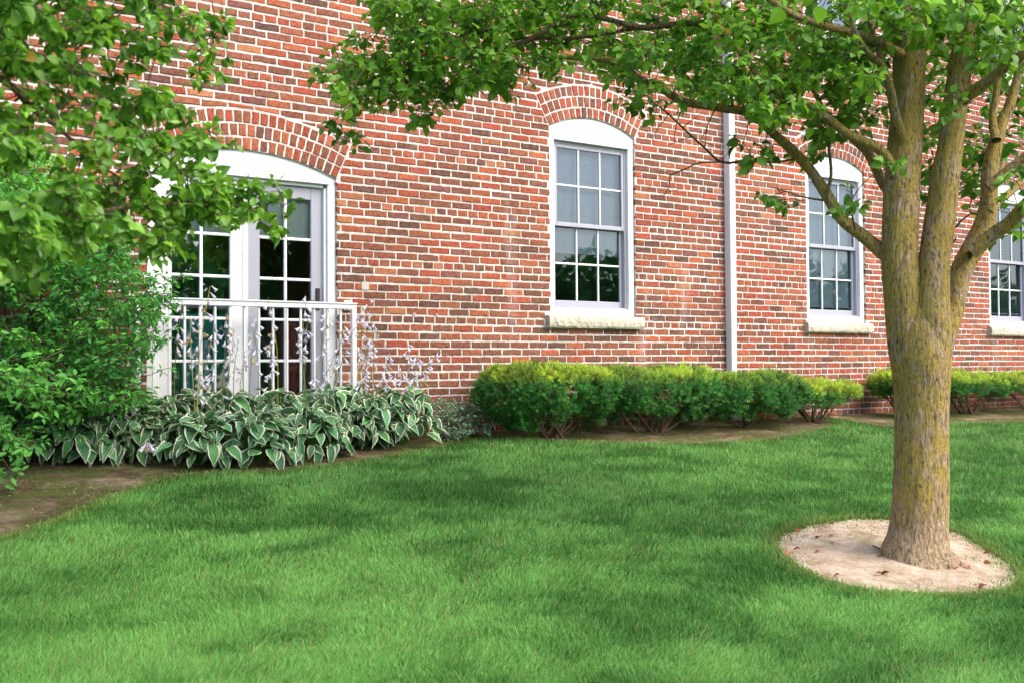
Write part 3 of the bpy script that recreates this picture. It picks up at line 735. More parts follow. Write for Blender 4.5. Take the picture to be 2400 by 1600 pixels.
class Plant:
    """skeleton of sampled branch points, twigs and leaves grown off it"""
    def __init__(s, seed): s.pts = np.zeros((0, 3)); s.tw = MB(); s.r = np.random.default_rng(seed); s.L = [[], [], [], [], []]
    def seed(s, pts): s.pts = np.vstack([s.pts, pts])
    def twig(s, p, q, r0, r1, col, sag=.06):
        L = np.linalg.norm(q-p); 
        if L < .01: return np.array([p, q])
        mid = (p+q)/2+s.r.normal(0, .09, 3)*L+np.array([0, 0, sag*L])
        t = np.linspace(0, 1, max(4, int(L/.06)+2))[:, None]
        c = (1-t)**2*p+2*t*(1-t)*mid+t*t*q; c[1:-1] += s.r.normal(0, .004, c[1:-1].shape)
        s.tw.tube(c, np.linspace(r0, r1, len(c)), 5, col); return c
    def spray(s, c0, direction, n_tw, n_lf, size, tone, colf, spread=.16, twcol=(.10, .075, .05), droop=.25):
        for _ in range(n_tw):
            d = unit(direction*.5+s.r.normal(0, 1, 3)*np.array([1, 1, .55])); e = c0+d*spread*s.r.uniform(.4, 1.15)
            c = s.twig(c0, e, .0022, .0012, twcol, .05)
            k = s.r.integers(max(2, n_lf-2), n_lf+3); t = np.sort(s.r.random(k)**.7)
            idx = np.clip((t*(len(c)-1)), 0, len(c)-1.001); a = c[idx.astype(int)]; b = c[np.minimum(idx.astype(int)+1, len(c)-1)]
            pp = a+(b-a)*(idx-idx.astype(int))[:, None]
            ld = unit(d*.55+s.r.normal(0, 1, (k, 3))*np.array([1, 1, .6])-np.array([0, 0, droop]))
            nn = unit(s.r.normal(0, .55, (k, 3))+np.array([.15, -.35, .8]))
            off = .018*ld
            s.L[0].append(pp+off); s.L[1].append(ld); s.L[2].append(nn); s.L[3].append(size*s.r.uniform(.6, 1.25, k)); s.L[4].append(colf(s.r, k, tone))
    def grow(s, centers, size, colf, n_tw=3, n_lf=5, spread=.16, tone=None, twcol=(.10, .075, .05), r0=.005, maxlen=1.0, droop=.25):
        centers = np.asarray(centers)
        d = np.array([np.min(np.linalg.norm(s.pts-c, axis=1)) for c in centers]); order = np.argsort(d)
        for i in order:
            c = centers[i]; dd = np.linalg.norm(s.pts-c, axis=1); j = np.argmin(dd); p = s.pts[j]
            L = dd[j]
            if L > maxlen: continue
            tw = s.twig(p, c, min(r0, .002+.006*L), .0018, twcol); s.pts = np.vstack([s.pts, tw[1:]])
            s.spray(c, unit(c-p), n_tw, n_lf, size, tone[i] if tone is not None else 0., colf, spread, twcol, droop)
    def build(s, parent, tpl, lmat, twmat):
        pos, d, n, sz, col = [np.concatenate(a) for a in s.L]
        V, Q, cc, lv = leaves_geo(tpl, pos, d, n, sz, col)
        o = mk('crown', V, Q, lmat, parent, cc, lv, True)
        t = s.tw.build('twigs', twmat, parent, True)
        return o
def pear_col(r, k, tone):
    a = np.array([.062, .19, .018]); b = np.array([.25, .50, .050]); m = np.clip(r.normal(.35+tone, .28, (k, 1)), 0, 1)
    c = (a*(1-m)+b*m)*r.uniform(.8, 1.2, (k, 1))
    yl = r.random((k, 1)) < .003; return np.where(yl, np.array([.35, .22, .04]), c)
def priv_col(r, k, tone):
    a = np.array([.035, .19, .042]); b = np.array([.16, .52, .06]); m = np.clip(r.normal(.3+tone, .22, (k, 1)), 0, 1)
    return (a*(1-m)+b*m)*r.uniform(.8, 1.2, (k, 1))
def in_px(poly, n, dlo, dhi, r, jitter=None):
    poly = np.asarray(poly, float); lo, hi = poly.min(0), poly.max(0); out = []
    while len(out) < n:
        x, y = r.uniform(lo[0], hi[0]), r.uniform(lo[1], hi[1])
        if inpoly(np.array([x]), np.array([y]), poly)[0]:
            d = r.uniform(*(dlo, dhi) if np.isscalar(dlo) else (dlo(x, y), dhi(x, y))); out.append(P(x, y, d))
    return np.array(out)
def limb(parent, stem, mat, name, big=False, seed=0, step=.05):
    """stem: list of (px, py, r_px, depth)"""
    a = np.array([[*P(x, y, d), r*d/FOC] for (x, y, r, d) in stem]); s = spline(a, .022 if big else step)
    pts, rad = s[:, :3], np.maximum(s[:, 3], .0012)
    n = 96 if big else (20 if rad.max() > .02 else 8)
    R = np.repeat(rad[:, None], n, 1)
    if rad.max() > .018:
        th = np.arange(n)*2*PI/n; S_ = np.cumsum(np.r_[0, np.linalg.norm(np.diff(pts, axis=0), axis=1)])
        cx, cy = np.cos(th)[None]*3.2, np.sin(th)[None]*3.2
        lump = fbm(cx*.6+seed, cy*.6, S_[:, None]*3.0, seed, 3)-.5
        rid = 1-np.abs(2*fbm(cx*4.2+seed, cy*4.2, S_[:, None]*6., seed+5, 2)-1)
        R = R*(1+.10*lump)+(np.minimum(R, .12)*.055)*(rid-.75)
    V, q = tube_geo(pts, R, n)
    return V, q, pts
# ------------------------------------------------------------------ MAIN PEAR TREE
D0 = 5.6
tb = G(2150, 1312); D0 = (tb-CAM)@FW
pear = thing('pear_tree', tuple(tb), 'multi-stemmed tree with lichen-covered bark rising from the pale dirt ring', 'tree')
T = MB(); pts_all = []
def add_limb(B, stem, big=False, seed=0, seedpts=None, dd=None):
    V, q, p = limb(None, stem, None, '', big, seed); B.add(V, q)
    if seedpts is not None: seedpts.append(p)
skel = []
stemT = [(2146, 1345, 108, D0), (2150, 1318, 98, D0), (2147, 1292, 80, D0), (2152, 1250, 67, D0), (2157, 1180, 63, D0), (2160, 1080, 61, D0), (2160, 980, 60, D0), (2160, 900, 63, D0), (2158, 830, 68, D0), (2155, 760, 66, D0+.02), (2150, 690, 50, D0+.03)]
add_limb(T, stemT, True, 1)
A_ = [(2142, 900, 42, D0-.02), (2128, 800, 46, D0), (2118, 700, 44, D0), (2109, 610, 41, D0), (2112, 480, 41, D0+.03), (2116, 400, 40, D0+.05), (2124, 300, 38, D0+.08), (2130, 200, 36, D0+.1), (2131, 60, 38, D0+.12), (2132, -80, 36, D0+.15), (2140, -300, 30, D0+.2), (2150, -620, 20, D0+.3)]
B_ = [(2172, 900, 46, D0-.02), (2178, 790, 48, D0-.04), (2182, 710, 42, D0-.05), (2190, 612, 35, D0-.04), (2203, 511, 34, D0), (2216, 409, 32, D0), (2228, 341, 29, D0), (2240, 238, 27, D0), (2259, 102, 25, D0+.05), (2272, 0, 24, D0+.1), (2290, -160, 20, D0+.15), (2310, -420, 14, D0+.3)]
add_limb(T, A_, True, 2, skel); add_limb(T, B_, True, 3, skel)
trunk = T.build('trunk', M['bark'], pear, True)
def br(lst, mat='bark', name='branch', sk=None, par=None, big=False, seed=0):
    Bm = MB(); sp = []; add_limb(Bm, lst, big, seed, sp); (skel if sk is None else sk).append(sp[0])
    Bm.build(name, M[mat], par or pear, True)
dd = lambda l, d0, d1: [(x, y, r, d0+(d1-d0)*i/(len(l)-1)) for i, (x, y, r) in enumerate(l)]
LB = [
 dd([(2192, 850, 26), (2216, 780, 26), (2233, 729, 24), (2247, 657, 25), (2264, 612, 25), (2288, 570, 26), (2308, 523, 23), (2318, 470, 20), (2319, 412, 18), (2329, 355, 17), (2349, 288, 13), (2365, 250, 12), (2385, 180, 10), (2410, 60, 9), (2440, -120, 6)], D0, D0+.3),
 dd([(2275, 592, 20), (2326, 550, 17), (2366, 523, 16), (2393, 492, 15), (2450, 430, 13), (2540, 310, 9), (2620, 150, 5)], D0, D0-.3),
 dd([(2316, 440, 14), (2357, 408, 14), (2384, 384, 13), (2430, 345, 11), (2520, 250, 8), (2600, 100, 4)], D0+.05, D0-.1),
 dd([(2334, 330, 12), (2327, 288, 9), (2331, 250, 8), (2345, 150, 7), (2372, 40, 6), (2390, -100, 4)], D0+.1, D0+.4),
 dd([(2318, 500, 10), (2336, 476, 9), (2357, 460, 9), (2384, 437, 8), (2440, 380, 6)], D0+.1, D0+.5),
 dd([(2245, 250, 14), (2268, 225, 14), (2315, 190, 13), (2366, 150, 12), (2400, 126, 12), (2490, 50, 9), (2580, -80, 5)], D0, D0-.5),
 dd([(2106, 625, 22), (2080, 600, 19), (2062, 586, 17), (2018, 550, 15), (1973, 514, 14), (1937, 456, 13.5), (1902, 403, 12), (1862, 358, 12), (1804, 306, 10), (1757, 266, 10.5), (1678, 252, 10), (1600, 238, 9.5), (1545, 205, 9), (1500, 187, 9), (1443, 146, 8), (1381, 140, 6), (1303, 135, 5), (1240, 160, 3)], D0, D0+.5),
 dd([(1937, 456, 5), (1948, 410, 4), (1943, 340, 3.5), (1946, 285, 3)], D0+.1, D0+.05),
 dd([(2118, 440, 16), (2092, 395, 13), (2060, 350, 12), (1992, 318, 10.5), (1941, 279, 10.5), (1890, 245, 10), (1821, 218, 9), (1784, 184, 7.5), (1726, 112, 6.5), (1695, 75, 6.5), (1665, 10, 5), (1640, -80, 4)], D0, D0-.2),
 dd([(2112, 480, 15), (2070, 430, 12), (2036, 361, 10.5), (1998, 327, 8), (1935, 262, 6), (1900, 200, 4), (1860, 120, 3)], D0+.1, D0+.7),
 dd([(2118, 330, 13), (2098, 270, 11), (2087, 211, 10), (2067, 153, 8.5), (2036, 126, 7), (2002, 68, 5), (1980, -10, 4)], D0, D0-.3),
 dd([(2067, 153, 6), (2050, 90, 5), (2030, 30, 4), (2010, -60, 3)], D0-.1, D0+.1),
 dd([(1705, 88, 7), (1650, 60, 7), (1600, 56, 7), (1500, 65, 7), (1418, 44, 6), (1340, 37, 6), (1272, 78, 6), (1231, 99, 5.5), (1153, 119, 4.5), (1109, 133, 4), (1040, 150, 3), (938, 160, 2.2), (850, 200, 1.6)], D0-.15, D0+.35),
 dd([(1500, 65, 5), (1418, 80, 5), (1330, 90, 5), (1231, 90, 4), (1153, 92, 3), (1060, 50, 2), (960, 40, 1.5)], D0, D0+.4),
 dd([(2112, 130, 14), (2040, 90, 9), (1930, 60, 8), (1850, 30, 8), (1760, -30, 6), (1600, -120, 4), (1400, -160, 3)], D0, D0-.6),
 dd([(2125, -100, 14), (2000, -190, 10), (1800, -270, 8), (1500, -330, 5), (1200, -300, 3)], D0+.1, D0+.4),
 dd([(2280, -100, 12), (2400, -260, 8), (2600, -380, 5)], D0+.1, D0-.3),
 dd([(1865, 372, 3), (1818, 381, 2.8), (1750, 378, 2.8), (1692, 381, 3), (1651, 347, 2.6), (1600, 300, 2.3), (1560, 262, 2), (1530, 240, 1.5)], D0+.2, D0+.3),
 dd([(1692, 381, 2.2), (1640, 382, 1.8), (1600, 400, 1.6), (1571, 412, 1.6), (1568, 440, 1.3), (1552, 462, 1)], D0+.25, D0+.3),
 dd([(1930, 470, 2.5), (1880, 462, 2), (1845, 450, 1.6), (1810, 440, 1.2)], D0+.15, D0),
 dd([(2005, 540, 3), (1998, 505, 2.4), (2004, 480, 2), (2018, 465, 1.6)], D0, D0-.1),
 dd([(1678, 250, 4), (1672, 200, 3.5), (1665, 140, 3), (1668, 90, 2.5)], D0+.3, D0+.2),
 dd([(1760, 262, 4), (1790, 200, 4), (1800, 140, 3), (1840, 80, 2)], D0+.2, D0+.3),
 dd([(2222, 500, 5), (2190, 540, 0.1), (2190, 560, .1)], D0+.1, D0+.1),
]
for i, l in enumerate(LB[:-1]): br(l, 'bark' if l[0][2] > 9 else 'bark2', 'branch', seed=20+i)
pt = Plant(5); pt.seed(np.vstack(skel))
r_ = np.random.default_rng(9)
def bare_twigs(pl_, segs, d0):
    for (a, b, w) in segs:
        p, q = P(*a, d0), P(*b, d0+r_.normal(0, .08)); pl_.twig(p, q, w*d0/FOC, .4*w*d0/FOC, (.07, .05, .035), 0.)
bare_twigs(pt, [((1678, 252), (1640, 330), 1.8), ((1610, 240), (1580, 330), 1.8), ((1651, 347), (1660, 290), 1.4), ((1620, 320), (1560, 345), 1.2), ((1570, 262), (1530, 330), 1.3), ((1571, 412), (1540, 400), 1.), ((1600, 300), (1650, 262), 1.2), ((1568, 450), (1590, 445), 1.), ((1692, 381), (1712, 350), 1.2), ((1640, 330), (1700, 345), 1.2), ((1757, 270), (1735, 350), 1.6), ((1800, 310), (1780, 370), 1.2), ((2240, 420), (2290, 380), 2.2), ((2290, 380), (2310, 350), 1.5), ((2222, 545), (2275, 500), 3.5), ((2275, 500), (2300, 505), 3.), ((2275, 500), (2290, 455), 1.5), ((2240, 560), (2222, 600), 2.), ((2090, 430), (2050, 445), 1.4), ((2050, 440), (2040, 430), 1.2)], D0+.15)
A_poly = [(760, 150), (800, 110), (900, 80), (880, -90), (2480, -90), (2480, 60), (2330, 100), (2100, 90), (1960, 170), (1880, 200), (1780, 240), (1700, 230), (1640, 215), (1560, 200), (1480, 200), (1400, 150), (1330, 150), (1230, 175), (1150, 200), (1060, 215), (1000, 255), (900, 235), (840, 240), (800, 290), (770, 200)]
dens = [(A_poly, 500, D0-.35, D0+.95)]
dens += [([(880, 0), (1350, 0), (1350, 120), (1200, 180), (1000, 230), (860, 230), (780, 180), (860, 80)], 120, D0, D0+.7)]
dens += [([(1650, 60), (2060, 60), (2060, 200), (1950, 230), (1850, 300), (1760, 310), (1680, 240)], 75, D0-.5, D0+.5)]
for poly, n, a, b in dens:
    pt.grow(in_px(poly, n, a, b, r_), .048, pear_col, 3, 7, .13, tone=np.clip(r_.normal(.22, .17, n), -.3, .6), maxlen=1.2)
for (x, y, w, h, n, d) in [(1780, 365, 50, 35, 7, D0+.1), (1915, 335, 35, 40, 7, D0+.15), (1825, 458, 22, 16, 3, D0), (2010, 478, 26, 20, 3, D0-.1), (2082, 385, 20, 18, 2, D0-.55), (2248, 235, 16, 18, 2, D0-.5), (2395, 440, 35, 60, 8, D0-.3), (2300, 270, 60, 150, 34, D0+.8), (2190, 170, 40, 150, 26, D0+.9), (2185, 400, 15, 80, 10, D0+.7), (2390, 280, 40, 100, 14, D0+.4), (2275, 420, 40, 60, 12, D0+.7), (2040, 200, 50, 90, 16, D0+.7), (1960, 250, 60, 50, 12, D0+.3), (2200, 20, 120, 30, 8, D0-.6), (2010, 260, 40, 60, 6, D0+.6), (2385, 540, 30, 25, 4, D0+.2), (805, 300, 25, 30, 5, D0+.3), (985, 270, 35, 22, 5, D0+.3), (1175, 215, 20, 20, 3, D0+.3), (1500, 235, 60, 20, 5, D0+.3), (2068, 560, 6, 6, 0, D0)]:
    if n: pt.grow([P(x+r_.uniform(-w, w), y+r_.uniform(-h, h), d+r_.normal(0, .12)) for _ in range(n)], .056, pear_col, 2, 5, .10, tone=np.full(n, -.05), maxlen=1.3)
# near, soft leaves at the top, and the crown above the frame
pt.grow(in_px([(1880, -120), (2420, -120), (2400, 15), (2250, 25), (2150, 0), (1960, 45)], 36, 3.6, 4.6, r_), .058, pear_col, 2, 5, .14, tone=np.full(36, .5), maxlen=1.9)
pt.grow(in_px([(1000, -520), (2900, -560), (2800, 200), (2480, 60), (2480, -90), (880, -90)], 200, D0-1.3, D0+1.3, r_), .07, pear_col, 3, 5, .2, maxlen=2.2)
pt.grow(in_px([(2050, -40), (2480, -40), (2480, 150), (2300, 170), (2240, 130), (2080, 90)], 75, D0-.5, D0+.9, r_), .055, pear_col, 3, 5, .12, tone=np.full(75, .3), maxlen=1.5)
pt.build(pear, PEAR, M['leaf'], M['twig'])
# ------------------------------------------------------------------ NEAR TREE AT THE LEFT (trunk outside the frame)
DL = 3.3
lb = G(-900, 1900); lb = np.array([-1.15, -5.6, float(gz(-1.15, -5.6))])
ltree = thing('pear_tree', tuple(lb), 'near leafy tree reaching in from the upper left, its branches hanging before the door', 'tree')
dl = (lb-CAM)@FW
Bm = MB(); a = np.array([[*lb, .13], [lb[0]+.03, lb[1], lb[2]+.15, .1], [lb[0]+.05, lb[1]+.03, lb[2]+1., .085], [lb[0]+.1, lb[1]+.1, lb[2]+2.2, .07], [lb[0]+.2, lb[1]+.2, lb[2]+3.6, .045], [lb[0]+.25, lb[1]+.3, lb[2]+4.8, .02]])
s_ = spline(a, .05); V, q = tube_geo(s_[:, :3], s_[:, 3], 32); Bm.add(V, q); Bm.build('trunk', M['bark'], ltree, True)
sk2 = []
def br3(p0, lst, seed):
    a = np.array([[*p0]]+[[*P(x, y, d), r*d/FOC] for (x, y, r, d) in lst]); s = spline(a, .04)
    V, q = tube_geo(s[:, :3], np.maximum(s[:, 3], .0015), 12); m = MB(); m.add(V, q); m.build('branch', M['bark2'], ltree, True); sk2.append(s[:, :3])
tp = lambda h, r: (lb[0]+.08, lb[1]+.08, lb[2]+h, r)
br3(tp(1.9, .035), [(-150, 150, 12, 3.1), (0, 184, 9, 3.1), (82, 262, 7, 3.2), (129, 293, 6, 3.3), (177, 337, 4, 3.4), (240, 390, 3, 3.5), (330, 450, 2.5, 3.6)], 1)
br3(tp(2.3, .03), [(-120, 60, 12, 3.), (95, 133, 8, 3.2), (170, 177, 7, 3.4), (238, 231, 6, 3.5), (290, 272, 5, 3.6), (323, 306, 4, 3.7), (350, 344, 3, 3.8), (420, 330, 2, 3.9), (500, 310, 1.5, 4.)], 2)
br3(tp(1.5, .03), [(-200, 460, 12, 2.9), (0, 494, 8, 3.), (102, 518, 7, 3.1), (220, 500, 5, 3.3), (330, 480, 4, 3.5), (460, 480, 3, 3.7), (560, 483, 2.5, 3.8), (650, 476, 1.6, 3.9)], 3)
br3(tp(2.7, .03), [(-60, -40, 12, 3.), (150, 20, 8, 3.3), (300, 30, 6, 3.6), (420, 60, 4, 3.9), (500, 110, 2.5, 4.1)], 4)
br3(tp(3.0, .03), [(0, -300, 10, 3.), (250, -250, 6, 3.4), (450, -120, 4, 3.9)], 5)
lt = Plant(12); lt.seed(np.vstack(sk2)); r_ = np.random.default_rng(19)
dep = (lambda x, y: 2.5+.0022*max(x, 0), lambda x, y: 3.3+.0022*max(x, 0))
for poly, n, tone in [([(-150, -120), (505, -120), (512, 60), (500, 170), (430, 200), (400, 260), (300, 270), (200, 250), (120, 300), (-150, 300)], 140, -.05),
                 ([(-150, 500), (110, 490), (180, 410), (300, 440), (420, 450), (520, 450), (640, 480), (610, 515), (500, 520), (400, 570), (330, 585), (220, 560), (-150, 640)], 105, -.02),
                 ([(280, 250), (470, 260), (530, 310), (520, 345), (440, 370), (380, 340), (300, 330)], 17, -.1),
                 ([(-150, 250), (160, 280), (200, 400), (-150, 420)], 12, 0.),
                 ([(180, 280), (360, 330), (470, 400), (500, 450), (300, 430), (180, 380)], 13, 0.),
                 ([(480, 400), (560, 370), (590, 430), (500, 450)], 4, 0.)]:
    lt.grow(in_px(poly, n, *dep, r_), .039, pear_col, 3, 8, .08, tone=np.full(n, tone)+r_.normal(0, .1, n), maxlen=1.6, r0=.004, droop=.45)
lt.grow([P(x+r_.uniform(-14, 14), y+r_.uniform(-12, 12), 3.85+r_.normal(0, .08)) for x, y in [(500, 455), (530, 500), (540, 440), (560, 470), (575, 505), (590, 450), (600, 490), (615, 520), (620, 465), (635, 495), (645, 450), (655, 480), (650, 525), (560, 440), (505, 490), (600, 470), (480, 440), (630, 480)]], .042, pear_col, 2, 6, .06, tone=np.full(18, .05), maxlen=1., r0=.003, droop=.2)
lt.grow(in_px([(-700, -700), (500, -500), (400, -120), (-150, -120), (-250, 500), (-700, 500)], 110, 2.4, 4.2, r_), .065, pear_col, 3, 5, .16, maxlen=2.5)
lt.build(ltree, PEAR, M['leaf'], M['twig'])
# ------------------------------------------------------------------ LEAFY SHRUB AT THE LEFT
sb = G(75, 1082); sd = (sb-CAM)@FW
shrub = thing('leafy_shrub', tuple(sb), 'tall loose green shrub with many thin stems left of the white door', 'shrub')
sk3 = []
r_ = np.random.default_rng(33)
for i in range(13):
    tx, ty = [(330, 690), (370, 770), (300, 880), (200, 600), (260, 560), (120, 520), (40, 430), (60, 700), (-60, 560), (250, 740), (300, 960), (150, 820), (-100, 760)][i]
    td = sd+[-.5, -.3, -.6, -.1, .3, .2, .3, -.5, 0., .2, -.5, -.7, -.5][i]
    q = P(tx, ty, td); p = sb+np.append(r_.normal(0, .07, 2), 0.)
    mid = p*.45+q*.55; mid[2] = p[2]+(q[2]-p[2])*.75; mid[:2] = p[:2]*.55+q[:2]*.45
    s = spline(np.array([[*p, .011], [*((p+mid)/2+r_.normal(0, .03, 3)), .008], [*mid, .006], [*q, .0025]]), .05)
    m = MB(); m.tube(s[:, :3], s[:, 3], 7, (.10, .07, .05)); m.build('stem', M['twig'], shrub, True); sk3.append(s[3:, :3])
sh = Plant(21); sh.seed(np.vstack(sk3))
SP = [(-120, 440), (60, 470), (180, 540), (300, 590), (330, 640), (380, 690), (360, 730), (390, 790), (340, 830), (290, 860), (330, 920), (300, 960), (200, 960), (120, 1000), (60, 1060), (-120, 1080)]
sh.grow(in_px([(-120, 430), (60, 440), (200, 500), (310, 570), (330, 640), (100, 640), (-120, 600)], 260, sd-.5, sd+.2, r_), .044, priv_col, 3, 6, .10, tone=np.full(260, .22), maxlen=1., r0=.003)
sh.grow(in_px(SP, 1050, sd-.6, sd+.45, r_), .044, priv_col, 3, 6, .10, tone=np.clip(r_.normal(.12, .17, 1050), -.3, .5), twcol=(.09, .06, .04), maxlen=.8, r0=.003, droop=.1)
def tonef(n, v): return np.full(n, v)
for poly, n, t in [([(-60, 310), (90, 330), (130, 400), (150, 450), (60, 500), (-60, 480)], 120, .85), ([(150, 470), (300, 500), (290, 580), (160, 560)], 26, .45)]:  # first polygon: lit top of the shrub put into a brighter leaf tone
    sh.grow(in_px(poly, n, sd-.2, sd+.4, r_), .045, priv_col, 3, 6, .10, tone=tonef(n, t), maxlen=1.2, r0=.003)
for (x, y, n) in [(400, 655, 4), (440, 650, 3), (380, 700, 3), (370, 745, 3), (375, 800, 2), (350, 930, 5), (330, 660, 4), (300, 890, 5), (380, 870, 2)]:
    sh.grow([P(x+r_.uniform(-22, 22), y+r_.uniform(-10, 10), sd-.1+r_.normal(0, .12)) for _ in range(n)], .036, priv_col, 2, 5, .07, tone=tonef(n, .1), maxlen=1.2, r0=.003, droop=.05)
sh.grow(in_px([(60, 820), (330, 860), (320, 940), (180, 990), (60, 1060), (-100, 1060)], 190, sd-.3, sd+.4, r_), .044, priv_col, 3, 6, .10, tone=tonef(190, -.08), maxlen=.9, r0=.003)
# nearer sprays in the lower-left corner
nl = in_px([(-120, 830), (60, 820), (170, 870), (160, 960), (120, 1010), (60, 1060), (20, 1140), (-120, 1130)], 48, sd-1.7, sd-.9, r_)
sh.grow(nl, .056, priv_col, 3, 5, .13, tone=tonef(48, .22), maxlen=2., r0=.004, droop=.1)
sh.build(shrub, PRIV, M['leaf2'], M['twig'])
# ------------------------------------------------------------------ HOSTAS
def bell(m, p, d, L, col):
    d = unit(d); s = unit(np.cross(d, [0.3, .2, .9])); t = np.cross(d, s); rs = [(0, .0025), (.35, .0042), (.62, .0085), (.85, .011), (1., .016)]
    n = 6; V = []
    for k, (u, r) in enumerate(rs):
        a = np.arange(n)*2*PI/n+.2; rr = r*(1+(.35*np.cos(a*3) if k == 4 else 0)); 
        V.append(p+d*(u*L)+(s[None]*np.cos(a)[:, None]+t[None]*np.sin(a)[:, None])*np.reshape(np.broadcast_to(rr, n), (n, 1)))
    V = np.concatenate(V); i = np.arange(4)[:, None]*n; j = np.arange(n)[None]; j2 = (j+1) % n
    q = np.stack([i+j, i+j2, i+n+j2, i+n+j], -1).reshape(-1, 4)
    m.add(V, q, c=col)
def hosta(x, y, rad, hgt, nl, label, seed, stalks):
    r = np.random.default_rng(seed); z = float(gz(x, y))+.01; b = np.array([x, y, z])
    t = thing('hosta_plant', tuple(b), label, 'hosta', 'variegated hostas in front of the door')
    pos, dv, nv, sz, col = [], [], [], [], []; pet = MB()
    for i in range(nl):
        lay = (i+.5)/nl; a = i*2.39996+r.normal(0, .25)
        el = .12+1.15*lay+r.normal(0, .07); rr = rad*(1.0-.75*lay**1.4)*r.uniform(.85, 1.1)
        out = np.array([math.cos(a), math.sin(a), 0]); p = b+out*rr*.78+np.array([0, 0, hgt*(.16+.84*math.sin(min(el, 1.5)))*r.uniform(.85, 1.05)])
        if lay < .25: p[2] = b[2]+hgt*r.uniform(.22, .45)
        p[1] = min(p[1], -.14)
        s = spline(np.array([b+out*.03, b*.5+p*.5+np.array([0, 0, .25*(p[2]-z)]), p]), .06); pet.tube(s, np.linspace(.005, .0035, len(s)), 5, (.10, .22, .05))
        dn = .25+.75*(1-lay); d = unit(out+np.array([0, 0, .5-1.1*dn])+r.normal(0, .42, 3)); n = unit(out*.75*dn+np.array([0, 0, 1.])+r.normal(0, .28, 3))
        pos.append(p); dv.append(d); nv.append(n); sz.append(r.uniform(.095, .155)); 
        col.append(np.array([.07, .22, .062])*r.uniform(.6, 1.7)*np.array([1, 1, r.uniform(.8, 1.5)]))
    V, Q, cc, lv = leaves_geo(HOST, np.array(pos), np.array(dv), np.array(nv), np.array(sz), np.array(col))
    mk('leaves', V, Q, M['hosta'], t, cc, lv, True); pet.build('leaf_stalks', M['stem'], t, True)
    for (px, py, pd) in stalks:         # tip pixel and distance from the wall
        tip = pl(px, py, pd); p0 = b+np.append(r.normal(0, .06, 2), .1)
        mid = p0*.5+tip*.5+np.array([0, 0, .10*(tip[2]-z)])+r.normal(0, .02, 3)
        s = spline(np.array([p0, mid, tip]), .03); m = MB(); L = len(s)
        yel = r.random() < .3; sc = (.38, .36, .06) if yel else (.11, .2, .05)
        m.tube(s, np.linspace(.0042, .0018, L), 5, sc); st_ = m.build('flower_stalk', M['stem'], t, True)
        f = MB(); nf = r.integers(9, 16)
        for k in range(nf):
            u = 1-.40*(k/nf)**1.1; pp = s[min(L-1, int(u*(L-1)))]; a = r.uniform(0, 2*PI)
            out = np.array([math.cos(a), math.sin(a), 0]); fl = r.random() < .72
            if fl:
                q = pp+out*.012+np.array([0, 0, .004]); d = unit(out*.75+np.array([0, 0, -1.+.4*r.random()])); w = r.uniform(0, 1)
                c = np.array([.74, .68, .84])*(1-w)+np.array([.92, .90, .94])*w
                if r.random() < .12: c = np.array([.55, .42, .22])
                bell(f, q, d, r.uniform(.040, .056), c)
            else: f.tube([pp, pp+out*.012-np.array([0, 0, .006])], [.002, .004], 5, (.2, .26, .07))
        f.build('blossoms', M['petal'], st_, True)
STK = [(492, 672, -.3), (428, 705, -.3), (445, 742, -.35), (505, 760, -.3), (529, 738, -.35), (462, 812, -.4), (548, 772, -.3), (500, 848, -.45), (558, 800, -.3), (470, 870, -.5), (628, 698, -.3), (596, 778, -.35), (636, 792, -.4), (604, 742, -.3), (640, 850, -.45), (718, 696, -.3), (720, 745, -.3), (695, 770, -.3), (770, 728, -.3), (730, 880, -.4), (785, 830, -.35), (806, 758, -.3), (845, 720, -.3), (862, 700, -.3), (858, 725, -.35), (830, 770, -.4), (848, 762, -.3), (880, 758, -.35), (868, 800, -.4), (862, 830, -.45), (915, 830, -.35), (955, 808, -.3), (978, 826, -.35), (1030, 822, -.3), (940, 862, -.4), (1000, 880, -.35), (1010, 870, -.35), (870, 870, -.5), (925, 880, -.5), (310, 945, -.7), (350, 1045, -1.0), (322, 770, -.3), (575, 690+130, -.4), (540, 880, -.5)]
HP = [(215, 1012), (335, 1050), (465, 1066), (595, 1058), (720, 1044), (835, 1020), (285, 985), (405, 990), (530, 985), (650, 975), (760, 966), (850, 958), (150, 1000), (940, 985)]
HL = ['low hosta spilling left from beneath the leafy shrub', 'front hosta at the dark soil corner, leaves hanging over bare soil', 'front hosta under the left door leaf', 'front hosta under the middle of the door', 'front hosta under the grey door leaf', 'front hosta below the right railing post, edging the lawn',
      'back hosta behind the shrub tips left of the railing', 'back hosta against the left door leaf', 'back hosta against the door centre', 'back hosta against the grey door leaf', 'tall flowering hosta beside the right railing post', 'broad flowering hosta just right of the railing, one in from the bed end', 'half hidden hosta furthest left under the shrub', 'rightmost low hosta beside the wispy grey plant']
hx = []
for (px, py) in HP:
    g = G(px, min(py+28, 1090)); hx.append((g[0], g[1]) if g[1] < -.42 else (pl(px, 980, -.42)[0], -.42))
asg = {i: [] for i in range(len(HP))}
hpx = np.array([proj((x, y, float(gz(x, y))))[0] for x, y in hx])
for s in STK:
    sx = s[0]-(25 if s[0] > 800 else 10); i = int(np.argmin(np.abs(hpx-sx)+rng.uniform(0, 45, len(hpx)))); asg[i].append(s)
for i, (x, y) in enumerate(hx):
    front = i < 6
    hosta(x, y, .35 if front else .36, .34 if front else .45, 150 if front else 130, HL[i], 100+i, asg[i])
